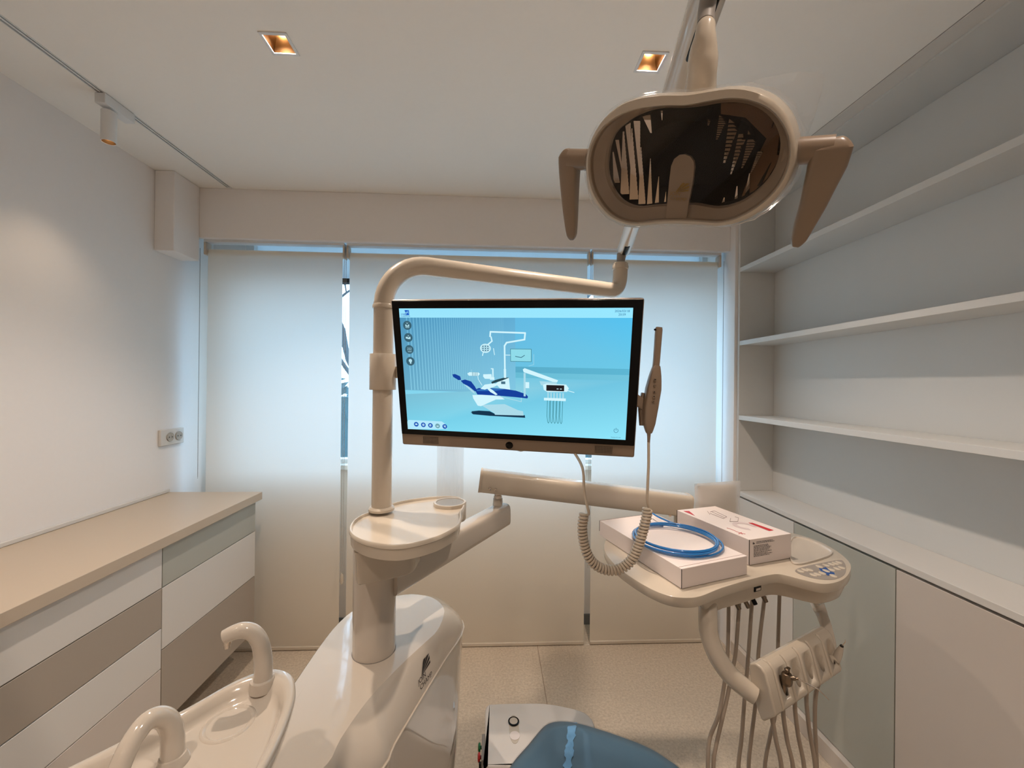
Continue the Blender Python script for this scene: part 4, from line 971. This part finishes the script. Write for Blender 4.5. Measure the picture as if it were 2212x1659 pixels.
# instrument holder: five cradles on a bar
h0 = aty(1640, 1482, 0.895); h1 = aty(1785, 1408, 1.03); h1.z = h0.z = (h0.z+h1.z)/2
ha = (h1-h0).normalized(); hu = Vector((0, 0, 1)); hf = ha.cross(hu).normalized()   # forward (towards the camera side)
if hf.y > 0: hf = -hf
prof = [(-0.022, 0.022), (-0.026, 0.036), (-0.022, 0.048), (-0.010, 0.055), (0.004, 0.053), (0.014, 0.044), (0.036, -0.030), (0.034, -0.038), (0.012, -0.064), (0.006, -0.067), (-0.004, -0.050), (-0.018, -0.010)]
HL = (h1-h0).length
def prof_ring(s): return [h0+ha*s+hf*f_+hu*u_ for f_, u_ in prof]
mb = MB(); mb.loft([prof_ring(0), prof_ring(HL*0.10)]); mb.build('holder_end', plas, dt, bevel=0.004, seg=3)
mb = MB(); mb.loft([[h0+ha*s+hf*f_+hu*u_ for f_, u_ in ((-0.022, 0.010), (-0.026, 0.036), (-0.022, 0.048), (-0.010, 0.055), (0.000, 0.054), (-0.004, 0.010))] for s in (HL*0.10, HL)]); mb.build('holder_bar', plas, dt, bevel=0.003)
cw = HL*0.90/5; tiltd = (hu*0.90+hf*0.30).normalized()
slots = []
for k in range(5):
    s0 = HL*0.10+cw*k; mb = MB(); zd = -0.006*0; n2 = 1
    pr2 = [(-0.010, 0.055), (0.004, 0.053), (0.014, 0.044), (0.036, -0.030), (0.034, -0.038), (0.012, -0.062), (0.004, -0.062), (-0.012, -0.02), (-0.020, 0.03), (-0.018, 0.048)]
    mb.loft([[h0+ha*s+hf*f_+hu*u_ for f_, u_ in pr2] for s in (s0+0.0012, s0+cw-0.0012)])
    cr_ = mb.build('instrument_cradle', plas, dt, bevel=0.0035, seg=2)
    sc_ = h0+ha*(s0+cw*0.5)+hf*0.020+hu*0.0
    slots.append(sc_)
    # seat of the cradle: a bored slot with a conical mouth
    cut = MB(); td = (hu*0.93+hf*0.10).normalized()
    cut.tube([sc_-td*0.09+hf*0.001, sc_-td*0.035+hf*0.001, sc_-td*0.012+hf*0.001, sc_+td*0.012+hf*0.002, sc_+td*0.035+hf*0.004, sc_+td*0.08+hf*0.008], [0.0055, 0.0065, 0.0115, 0.0140, 0.0150, 0.017], 32)
    cm = cut.build('cut', plas, None); cm.hide_render = True; cm.display_type = 'WIRE'
    bo = cr_.modifiers.new('bore', 'BOOLEAN'); bo.object = cm; bo.operation = 'DIFFERENCE'; bo.solver = 'EXACT'
    dg = bpy.context.evaluated_depsgraph_get(); nm_ = bpy.data.meshes.new_from_object(cr_.evaluated_get(dg)); cr_.modifiers.clear()
    dx = cm.location; 
    cr_.data = nm_; bpy.data.objects.remove(cm)
# hoses: from under the tray, a loop below, up to the holder
top_h = [[(1574, 1300, 1.07), (1573, 1370, 1.07), (1571, 1420, 1.06), (1565, 1475, 1.05), (1552, 1545, 1.03), (1533, 1596, 1.01), (1529, 1659, 0.99)],
         [(1597, 1300, 1.06), (1590, 1400, 1.06), (1582, 1450, 1.05), (1570, 1510, 1.04), (1556, 1570, 1.02), (1545, 1620, 1.0), (1541, 1659, 0.99)],
         [(1625, 1290, 1.07), (1616, 1420, 1.07), (1608, 1513, 1.06), (1602, 1593, 1.04), (1595, 1659, 1.02)],
         [(1652, 1288, 1.08), (1639, 1400, 1.08), (1634, 1500, 1.07), (1623, 1593, 1.05), (1617, 1659, 1.03)],
         [(1684, 1278, 1.12), (1680, 1407, 1.12), (1676, 1530, 1.11), (1664, 1588, 1.09), (1652, 1659, 1.07)]]
bot_h = [[(1668, 1535), (1675, 1593), (1688, 1659)], [(1692, 1522), (1699, 1593), (1713, 1659)], [(1718, 1508), (1723, 1581), (1737, 1659)], [(1743, 1492), (1747, 1568), (1761, 1659)], [(1767, 1480), (1760, 1543), (1764, 1659)]]
for k in range(5):
    a = [aty(*p) for p in top_h[k]]; ybase = slots[k].y
    b = [aty(u, v, ybase-0.015+0.004*i) for i, (u, v) in enumerate(bot_h[k])]
    lo = a[-1].lerp(b[-1], 0.5); zl = 0.26+0.02*k
    mid = [a[-1]+Vector((0.0, -0.01, -0.10)), Vector((a[-1].x*0.8+b[-1].x*0.2, lo.y, zl+0.04)), Vector((lo.x, lo.y, zl)), Vector((a[-1].x*0.2+b[-1].x*0.8, lo.y, zl+0.04)), b[-1]+Vector((0.004, 0.01, -0.10))]
    st0 = slots[k]-hu*0.05+hf*0.0
    mb = MB(); mb.tube(catmull(a+mid+b[::-1]+[st0], 7), 0.0048, 12); mb.build('hose', hose_m, dt, angle=60)
# syringe resting in the first cradle
sy = thing('air_water_syringe', 'metal syringe head with bent thin nozzle in the left cradle', 'dental syringe', tuple(slots[0]))
c = aty(1700, 1466, 0.885)
mb = MB(); mb.tube([slots[0]-hu*0.04, slots[0]+hu*0.02, c-hu*0.01], [0.0078, 0.0078, 0.0085], 18); mb.build('body', brass, sy)
mb = MB(); mb.lathe(c-hu*0.012, (0, 0, 1), [(0.006, -0.004), (0.010, 0.0), (0.0115, 0.008), (0.0115, 0.018), (0.010, 0.024), (0.008, 0.025)], 8); mb.build('head', brass, sy)
mb = MB(); mb.lathe(c+hu*0.012, (0, 0, 1), [(0.003, 0), (0.003, 0.006), (0.0055, 0.007), (0.0055, 0.010), (0.003, 0.012)], 14)
mb.lathe(c+hu*0.012+ha*0.006, (0, 0, 1), [(0.0025, 0), (0.0025, 0.008), (0.004, 0.009), (0.004, 0.011)], 12); mb.build('buttons', brass, sy)
n0 = aty(1708, 1464, 0.875); n1 = aty(1722, 1466, 0.87); n2_ = aty(1767, 1488, 0.84); n3 = aty(1791, 1512, 0.83)
mb = MB(); mb.lathe(n0, (n1-n0), [(0.0035, 0), (0.005, 0.003), (0.005, 0.008), (0.0032, 0.010), (0.0032, 0.014)], 14); mb.build('collar', brass, sy)
mb = MB(); mb.tube(catmull([n1, n1.lerp(n2_, 0.5), n2_-Vector((0.003, 0, -0.001)), n2_+Vector((0.003, 0, -0.003)), n3], 5), [0.0016, 0.0016, 0.0016, 0.0012], 10); mb.build('nozzle', chrome, sy)
# scaler handpiece in the last cradle
hp = thing('scaler_handpiece', 'white scaler handpiece with a fine hooked tip in the far right cradle', 'dental handpiece', tuple(slots[4]))
t0_ = aty(1806, 1425, 1.0); t1_ = aty(1818, 1396, 0.985); t2_ = aty(1825, 1386, 0.98)
mb = MB(); mb.tube([slots[4]-hu*0.045, slots[4]+hu*0.0, t0_], [0.0078, 0.0085, 0.0098], 20); mb.build('body', plas, hp)
mb = MB(); mb.tube([t0_, t0_.lerp(t1_, 0.5), t1_], [0.0096, 0.0085, 0.0048], 20); mb.build('nose_cone', plas_g, hp)
mb = MB(); mb.tube([t1_, t1_+(t1_-t0_).normalized()*0.003], [0.0045, 0.0035], 14); mb.build('tip_ring', dark_m, hp)
mb = MB(); mb.tube(catmull([t1_, aty(1821, 1393, 0.983), aty(1826, 1387, 0.98), aty(1825.5, 1382, 0.98)], 4), [0.0012, 0.0010, 0.0009, 0.0005], 8); mb.build('tip', chrome, hp)

# ================================================================== THINGS ON THE TRAY
def carton(name, label, P, z0, z1, prints=None):
    """P: four top corners (x,y)"""
    c = sum((Vector((p[0], p[1], 0)) for p in P), Vector())/4; t = thing(name, label, 'box', (c.x, c.y, z0)); mb = MB()
    mb.loft([[Vector((p[0], p[1], z0)) for p in P], [Vector((p[0], p[1], z1)) for p in P]]); mb.build('carton', card, t, bevel=0.0012, smooth=False)
    return t
BA = [(0.347, 1.280), (0.453, 0.936), (0.659, 1.005), (0.553, 1.349)]
ca_ = carton('cardboard_box', 'larger flat white carton with the blue tubing lying on it, on the tray', BA, 0.9862, 1.034)
V3 = lambda p, z: Vector((p[0], p[1], z))
def strip_line(mb, a, b, w_=0.0006, up=Vector((0, 0, 1))):
    mb.tube([a, b], w_, 5)
mb = MB(); strip_line(mb, V3(BA[1], 0.9875), V3(BA[1], 1.0335), 0.0009); strip_line(mb, V3(BA[0], 1.0), V3(BA[0], 1.0335), 0.0009)
mb.build('flap_gap', gap_m, ca_)
mb = MB()
for (i, j) in ((1, 2),):
    a = V3(BA[i], 1.0342); b = V3(BA[j], 1.0342); off = (V3(BA[0], 1.0342)-a).normalized()*0.010; strip_line(mb, a+off, b+off, 0.00035)
a = V3(BA[0], 1.0342); b = V3(BA[3], 1.0342); off = (V3(BA[1], 1.0342)-a).normalized()*0.003; strip_line(mb, a+off, b+off, 0.0006)
mb.build('fold_line', pbr('fold_brown', S(150, 110, 100), 0.6), ca_)
BB = [(0.6175, 1.312), (0.697, 1.055), (0.848, 1.098), (0.772, 1.355)]
cb_ = carton('cardboard_box', 'narrow taller white carton with red print, beside the larger box on the tray', BB, 0.9862, 1.056)
mb = MB()
for p, z in ((BB[1], 0), (BB[0], 0)): strip_line(mb, V3(p, 0.988), V3(p, 1.0555), 0.0011)
mb.build('flap_gap', gap_m, cb_)
# print on the top, in box coordinates s along the short side, t along the long side
bo, bs, bt_ = V3(BB[1], 1.0566), (V3(BB[2], 0)-V3(BB[1], 0)), (V3(BB[0], 0)-V3(BB[1], 0))
def PB(s, t, h=0): return bo+bs*s+bt_*t+Vector((0, 0, h))
def toppoly(name, polys, m, par): 
    mb = MB()
    for pl in polys: mb.face([PB(*p) for p in pl])
    return mb.build(name, m, par, smooth=False)
def find_st(u, v):
    p = atz(*d3(u, v), 1.0566)-bo; det = bs.x*bt_.y-bs.y*bt_.x; return ((p.x*bt_.y-p.y*bt_.x)/det, (bs.x*p.y-bs.y*p.x)/det)
toppoly('red_band', [[find_st(1395, 768), find_st(1425, 768), find_st(1580, 822), find_st(1548, 828)]], red_m, cb_)
toppoly('red_corner', [[find_st(925, 683), find_st(968, 683), find_st(1010, 718)]], red_m, cb_)
dr = MB()
def dline(pts):
    for i in range(len(pts)-1): dr.tube([PB(*find_st(*pts[i])), PB(*find_st(*pts[i+1]))], 0.0006, 5)
dline([(1120, 690), (1150, 682), (1240, 725), (1215, 738), (1120, 700)]); dline([(1268, 735), (1262, 760), (1320, 758), (1325, 732), (1300, 725)]); dline([(1100, 685), (1118, 708)]); dline([(1130, 688), (1225, 732)])
dr.build('line_drawing', pbr('drawing_grey', S(150, 130, 126), 0.6), cb_)
dr = MB(); dline([(1240, 806), (1262, 812), (1290, 822), (1310, 832), (1345, 845), (1375, 850)]); dline([(1325, 850), (1345, 838), (1352, 852)]); dr.build('red_lettering', red_m, cb_)
mb = MB(); cc = find_st(1370, 790)
rg = [[PB(cc[0]+r*math.cos(a)*1.6, cc[1]+r*math.sin(a), 0) for a in [k*PI/16-0.6 for k in range(26)]] for r in (0.075, 0.125)]
mb.loft(rg, False, False, closed_ring=False); mb.build('grey_arc', pink_m, cb_, smooth=False)
# small print on the near end
fo, fu = V3(BB[1], 1.0), (V3(BB[2], 1.0)-V3(BB[1], 1.0)); fn = fu.cross(Vector((0, 0, 1))).normalized()
if fn.y > 0: fn = -fn
def PE(s, z): return V3(BB[1], z)+fu*s+fn*0.0006
mb = MB(); rnd = random.Random(9)
rows = [1.046, 1.0425, 1.036, 1.0325, 1.029, 1.0255, 1.022, 1.018, 1.0145, 1.011, 1.0075]
for z in rows:
    s = 0.10 if z < 1.04 else 0.16
    end = s+rnd.uniform(0.32, 0.46)
    while s < end:
        L_ = rnd.uniform(0.015, 0.05); mb.face([PE(s, z), PE(min(s+L_, end), z), PE(min(s+L_, end), z+0.0016), PE(s, z+0.0016)]); s += L_+0.008
mb.face([PE(0.075, 1.042), PE(0.12, 1.042), PE(0.12, 1.0455), PE(0.095, 1.0455), PE(0.095, 1.049), PE(0.075, 1.046)])
tag(mb.build('small_print', ink, cb_, smooth=False, fix=False), kind='stuff')
# blue tubing coil
tb = thing('tubing_coil', 'coil of translucent blue plastic tubing on the larger carton', 'tube coil', tuple(atz(1463, 1160, 1.034)))
cc = atz(1463, 1157, 1.040); e1, e2 = atz(1368, 1148, 1.040), atz(1558, 1185, 1.040); c3 = (e1+e2)/2; rx = (e2-e1).length/2
pts = []; NT = 3.9
u1 = (e2-e1).normalized(); u2 = Vector((-u1.y, u1.x, 0))
tfar = atz(1463, 1117, 1.040); ry = abs((tfar-c3).dot(u2))
ry = 0.112
for i in range(int(NT*40)+1):
    a = 2*PI*i/40; k = i/40; rr = 1+0.03*math.sin(k*2.1)-0.02*k
    off = Vector((0.006*math.sin(k*2.7), 0.006*math.cos(k*1.9), 0))
    pts.append(c3+off+u1*(rx*rr*math.cos(a+2.0))*0.985+u2*(ry*rr*math.sin(a+2.0))+Vector((0, 0, -0.0020+0.0045*min(k, 2.2)+0.001*math.sin(a*1.5))))
tail = catmull([pts[-1], pts[-1]+(pts[-1]-pts[-2]).normalized()*0.03, atz(1425, 1118, 1.052), atz(1408, 1108, 1.052)], 5)
mb = MB(); mb.tube(pts+tail[1:], 0.0030, 10); mb.build('tube', blue_tube, tb, angle=80)
# bagged packet behind
bg_ = thing('plastic_pouch', 'clear plastic pouch holding a beige packet, standing behind the cartons', 'pouch', tuple(atz(1550, 1135, 0.9862)))
yb_ = 1.385
def Q(u, v, dy=0.0): return aty(u, v, yb_+dy)
def sheet(TLc, TRc, BLc, BRc, thick, bulge, n=14, m=14):
    A = []
    for sgn in (-1, 1):
        rows = []
        for j in range(m+1):
            r = []
            for i in range(n+1):
                s, t = i/n, j/m; top = TLc.lerp(TRc, s); bot = BLc.lerp(BRc, s); p = bot.lerp(top, t)
                w_ = (math.sin(PI*s)*math.sin(PI*min(t*1.0, 1)))**0.5 if 0 < s < 1 and 0 < t < 1 else 0
                r.append(p+Vector((0, sgn*(thick*w_+bulge*w_*math.sin(5*s+4*t)*0.3), 0)))
            rows.append(r)
        A.append(rows)
    return A
zb_ = 0.9865
def bot(u): p = Q(u, 1140); p.z = zb_; return p
mb = MB()
for rows in sheet(Q(1507, 1050), Q(1588, 1045), bot(1509), bot(1590), 0.010, 0.008): mb.loft(rows, False, False, closed_ring=False)
mb.build('packet', pouch_m, bg_, fix=False)
mb = MB()
for rows in sheet(Q(1500, 1045), Q(1600, 1038), bot(1503), bot(1596), 0.016, 0.012): mb.loft(rows, False, False, closed_ring=False)
mb.build('clear_bag', bag_m, bg_, fix=False)

# ================================================================== CUSPIDOR
cu = thing('cuspidor', 'cream ceramic spittoon bowl with two curved spouts at the lower left', 'spittoon', (-0.42, 0.55, 0.93))
ZB = 0.968
bp_ = [(-0.545, 0.540), (-0.505, 0.585), (-0.462, 0.636), (-0.425, 0.690), (-0.385, 0.718), (-0.345, 0.708), (-0.318, 0.672), (-0.303, 0.627), (-0.292, 0.564), (-0.291, 0.50), (-0.298, 0.42), (-0.33, 0.33), (-0.40, 0.27), (-0.49, 0.25), (-0.58, 0.28), (-0.63, 0.35), (-0.635, 0.43), (-0.60, 0.49)]
BO2 = [(p.x, p.y) for p in catmull([Vector((a, b, 0)) for a, b in bp_], 6, True)]
if sum(BO2[i][0]*BO2[(i+1) % len(BO2)][1]-BO2[(i+1) % len(BO2)][0]*BO2[i][1] for i in range(len(BO2))) < 0: BO2 = BO2[::-1]
def scaled(P, f, c=(-0.42, 0.52)): return [(c[0]+(a-c[0])*f, c[1]+(b-c[1])*f) for a, b in P]
mb = MB(); rings = []
for f, z, c_ in ((0.45, ZB-0.165, 0), (0.58, ZB-0.155, 0), (0.80, ZB-0.09, 0), (0.93, ZB-0.04, 0), (0.985, ZB-0.018, 0), (1.0, ZB-0.006, 0), (0.993, ZB+0.001, 0), (0.97, ZB+0.004, 0), (0.93, ZB+0.004, 1), (0.90, ZB+0.001, 1), (0.87, ZB-0.008, 1), (0.845, ZB-0.014, 1), (0.81, ZB-0.0165, 1), (0.6, ZB-0.0170, 1), (0.2, ZB-0.0170, 1)):
    rings.append([Vector((a, b, z)) for a, b in scaled(BO2, f, ((-0.42, 0.52), (-0.41, 0.455))[c_])])
mb.loft(rings); bowl = mb.build('bowl', ceram, cu, angle=60)
rc_ = atz(494, 1563, ZB-0.017)
mb = MB(); mb.lathe((rc_.x, rc_.y, ZB-0.0170), (0, 0, 1), [(0.036, 0), (0.0345, 0.0016), (0.032, 0.0024), (0.0295, 0.0014), (0.028, 0.0)], 40, cap0=False, cap1=False); mb.build('cup_rest', ceram, bowl)
mb = MB(); mb.lathe((-0.51, 0.40, ZB-0.0168), (0, 0, 1), [(0.075, 0), (0.074, 0.003), (0.070, 0.003), (0.064, -0.02), (0.03, -0.05), (0.01, -0.055)], 40, cap0=False); mb.build('basin', ceram, bowl)
y_ = 0.690
bs_ = aty(567, 1478, y_); 
sp1 = catmull([Vector((bs_.x, y_, ZB-0.008)), aty(569, 1440, y_), aty(567, 1410, y_), aty(560, 1384, y_-0.004), aty(545, 1366, y_-0.008), aty(525, 1361, y_-0.013), aty(505, 1366, y_-0.018), aty(485, 1376, y_-0.022)], 7)
mb = MB(); mb.tube(sp1, [0.0145, 0.0138, 0.0132, 0.0128, 0.0124, 0.0120, 0.0115, 0.0110], 28); mb.build('cup_spout', ceram, cu, angle=60)
mb = MB(); mb.lathe((bs_.x, y_, ZB-0.012), (0, 0, 1), [(0.0190, 0), (0.0185, 0.013), (0.0178, 0.017), (0.0155, 0.019)], 36); mb.build('spout_base', ceram, cu)
tipp = aty(491, 1383, y_-0.021); mb = MB(); mb.lathe(tipp, (0, 0, -1), [(0.006, -0.002), (0.006, 0.006), (0.0048, 0.007), (0.0048, 0.012)], 16); mb.build('nozzle', chrome, cu)
b2_ = atz(373, 1622, ZB)
sp2 = catmull([b2_+Vector((0, 0, -0.016)), aty(373, 1594, 0.569), aty(369, 1570, 0.568), aty(357, 1553, 0.564), aty(338, 1549, 0.556), aty(316, 1560, 0.546), aty(296, 1584, 0.535), aty(276, 1618, 0.523), aty(258, 1659, 0.512), aty(246, 1700, 0.503)], 7)
mb = MB(); mb.tube(sp2, [0.0140, 0.0132, 0.0126, 0.0122, 0.012, 0.0118, 0.0116], 28); mb.build('rinse_spout', ceram, cu, angle=60)
mb = MB(); mb.lathe((b2_.x, b2_.y, ZB-0.0168), (0, 0, 1), [(0.0195, 0), (0.0190, 0.003), (0.0175, 0.006), (0.0150, 0.012)], 36); mb.build('spout_base', ceram, cu)
mb = MB(); mb.lathe((-0.42, 0.60, 0.7795), (0, 0, 1), [(0.034, 0), (0.036, 0.01), (0.036, 0.03)], 32); mb.build('pedestal', plas_g, cu)

# ================================================================== CHAIR AND FLOOR BOX
ch = thing('dental_chair', 'blue grey padded foot end of the dental chair under clear film, bottom centre', 'dental chair', (0.25, 0.75, 0.0))
lg = [(1095, 1656), (1140, 1600), (1172, 1563), (1195, 1552), (1225, 1551), (1262, 1558), (1330, 1579), (1400, 1606), (1448, 1635), (1478, 1660)]
LP = [atz(u, v, 0.50) for u, v in lg]; LP = [(p.x, p.y) for p in LP]+[(0.515, 0.90), (0.52, 0.72), (0.52, 0.45), (0.49, 0.41), (0.04, 0.41), (0.01, 0.45), (0.005, 0.72), (0.01, 0.92)]
LP = [(p.x, p.y) for p in catmull([Vector((a, b, 0)) for a, b in LP], 6, True)]
if sum(LP[i][0]*LP[(i+1) % len(LP)][1]-LP[(i+1) % len(LP)][0]*LP[i][1] for i in range(len(LP))) < 0: LP = LP[::-1]
rings = []
for ins, z in ((0.03, 0.430), (0.008, 0.432), (0.0, 0.442), (0.0, 0.482), (0.004, 0.493), (0.014, 0.500), (0.04, 0.503)): rings.append([Vector((a, b, z)) for a, b in offset2(LP, ins)])
mb = MB(); mb.loft(rings); mb.build('cushion', leather, ch, angle=60)
mb = MB(); mb.box((0.10, 0.42, 0.40), (0.40, 1.02, 0.43)); mb.build('cushion_plate', grey_p, ch, bevel=0.01)
mb = MB(); mb.loft([[(0.08, 0.40, 0.001), (0.42, 0.40, 0.001), (0.42, 1.0, 0.001), (0.08, 1.0, 0.001)], [(0.08, 0.40, 0.10), (0.42, 0.40, 0.10), (0.40, 0.96, 0.08), (0.10, 0.96, 0.08)]]); mb.build('base', plas_g, ch, bevel=0.02, seg=3)
mb = MB(); mb.loft([[(0.16, 0.45, 0.10), (0.34, 0.45, 0.10), (0.34, 0.65, 0.10), (0.16, 0.65, 0.10)], [(0.14, 0.43, 0.40), (0.36, 0.43, 0.40), (0.36, 0.70, 0.40), (0.14, 0.70, 0.40)]]); mb.build('column', plas_g, ch, bevel=0.02, seg=3)
# blue reflection on the film cover, painted as a crinkled light strip
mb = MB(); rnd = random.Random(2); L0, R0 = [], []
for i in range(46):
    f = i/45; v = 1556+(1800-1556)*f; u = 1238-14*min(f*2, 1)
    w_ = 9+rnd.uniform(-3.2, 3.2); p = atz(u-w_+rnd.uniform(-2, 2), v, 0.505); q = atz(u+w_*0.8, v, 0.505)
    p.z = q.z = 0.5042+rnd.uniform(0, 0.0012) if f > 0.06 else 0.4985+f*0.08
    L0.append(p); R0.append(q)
mb.loft([[a, b] for a, b in zip(L0, R0)], False, False, closed_ring=False); mb.build('painted_reflection', reflection_b, ch, fix=False)
rings = []
for ins, z in ((-0.001, 0.445), (-0.0025, 0.484), (0.003, 0.4955)):
    rings.append([Vector((a+rnd.uniform(-.001, .001), b+rnd.uniform(-.001, .001), z)) for a, b in offset2(LP, ins)])
mb = MB(); mb.loft(rings, False, False); mb.build('film_cover', clear_film, ch, fix=False)

fb = thing('floor_box', 'white utility box on the floor with round key switch and button', 'floor box', (0.2, 1.5, 0))
fo_ = [(1048, 1600), (1048, 1535), (1053, 1522), (1066, 1519), (1120, 1517.5), (1176, 1518), (1225, 1526), (1262, 1537), (1281, 1555), (1290, 1580)]
FO = [atz(u, v, 0.15) for u, v in fo_]; FO = [(p.x, p.y) for p in FO]
xr_ = 0.43
FO2 = FO+[(xr_, 1.45), (xr_-0.01, 1.392), (xr_-0.03, 1.385), (0.01, 1.383), (-0.016, 1.39), (-0.018, 1.42)]
FO2 = [(p.x, p.y) for p in catmull([Vector((a, b, 0)) for a, b in FO2], 4, True)]
if sum(FO2[i][0]*FO2[(i+1) % len(FO2)][1]-FO2[(i+1) % len(FO2)][0]*FO2[i][1] for i in range(len(FO2))) < 0: FO2 = FO2[::-1]
mb = MB(); mb.slab(FO2, [(0.0, 0.001), (0.0, 0.14), (0.003, 0.147), (0.010, 0.150)]); mb.build('lid', pbr('satin_white', S(222, 214, 206), 0.4), fb, angle=60)
k0 = atz(1109.5, 1560, 0.15); k1 = atz(1112, 1590, 0.15)
mb = MB(); mb.slab([((k0.x+k1.x)/2+0.019*math.cos(a*PI/20), (k0.y+k1.y)/2+0.064*math.copysign(abs(math.sin(a*PI/20))**0.7, math.sin(a*PI/20))) for a in range(40)], [(0, 0.1495), (0.0005, 0.1512)]); mb.build('switch_plate', plas, fb)
mb = MB(); mb.lathe((k0.x, k0.y, 0.151), (0, 0, 1), [(0.0215, 0), (0.0215, 0.004), (0.0175, 0.005), (0.0165, 0.0025)], 30); mb.build('key_ring', black_m, fb)
mb = MB(); mb.lathe((k0.x, k0.y, 0.1535), (0, 0, 1), [(0.0165, 0), (0.016, 0.002)], 26); mb.build('key_switch', chrome, fb)
mb = MB(); mb.lathe((k1.x, k1.y, 0.1512), (0, 0, 1), [(0.0195, 0), (0.019, 0.0015), (0.017, 0.0018)], 30); mb.build('round_button', card, fb)
vx = -0.026
mb = MB(); mb.box((vx-0.004, 1.43, 0.05), (vx+0.010, 1.54, 0.13)); mb.build('valve_plate', grey_p, fb, bevel=0.002)
for yy, m in ((1.515, green_p), (1.475, red_p)):
    mb = MB(); mb.lathe((vx-0.004, yy, 0.10), (-1, 0, 0), [(0.006, 0), (0.006, 0.004), (0.014, 0.005), (0.015, 0.011), (0.010, 0.014)], 10); mb.build('valve_knob', m, fb)
MB().box((vx-0.012, 1.438, 0.09), (vx-0.004, 1.448, 0.11)).build('screw_head', black_m, fb)
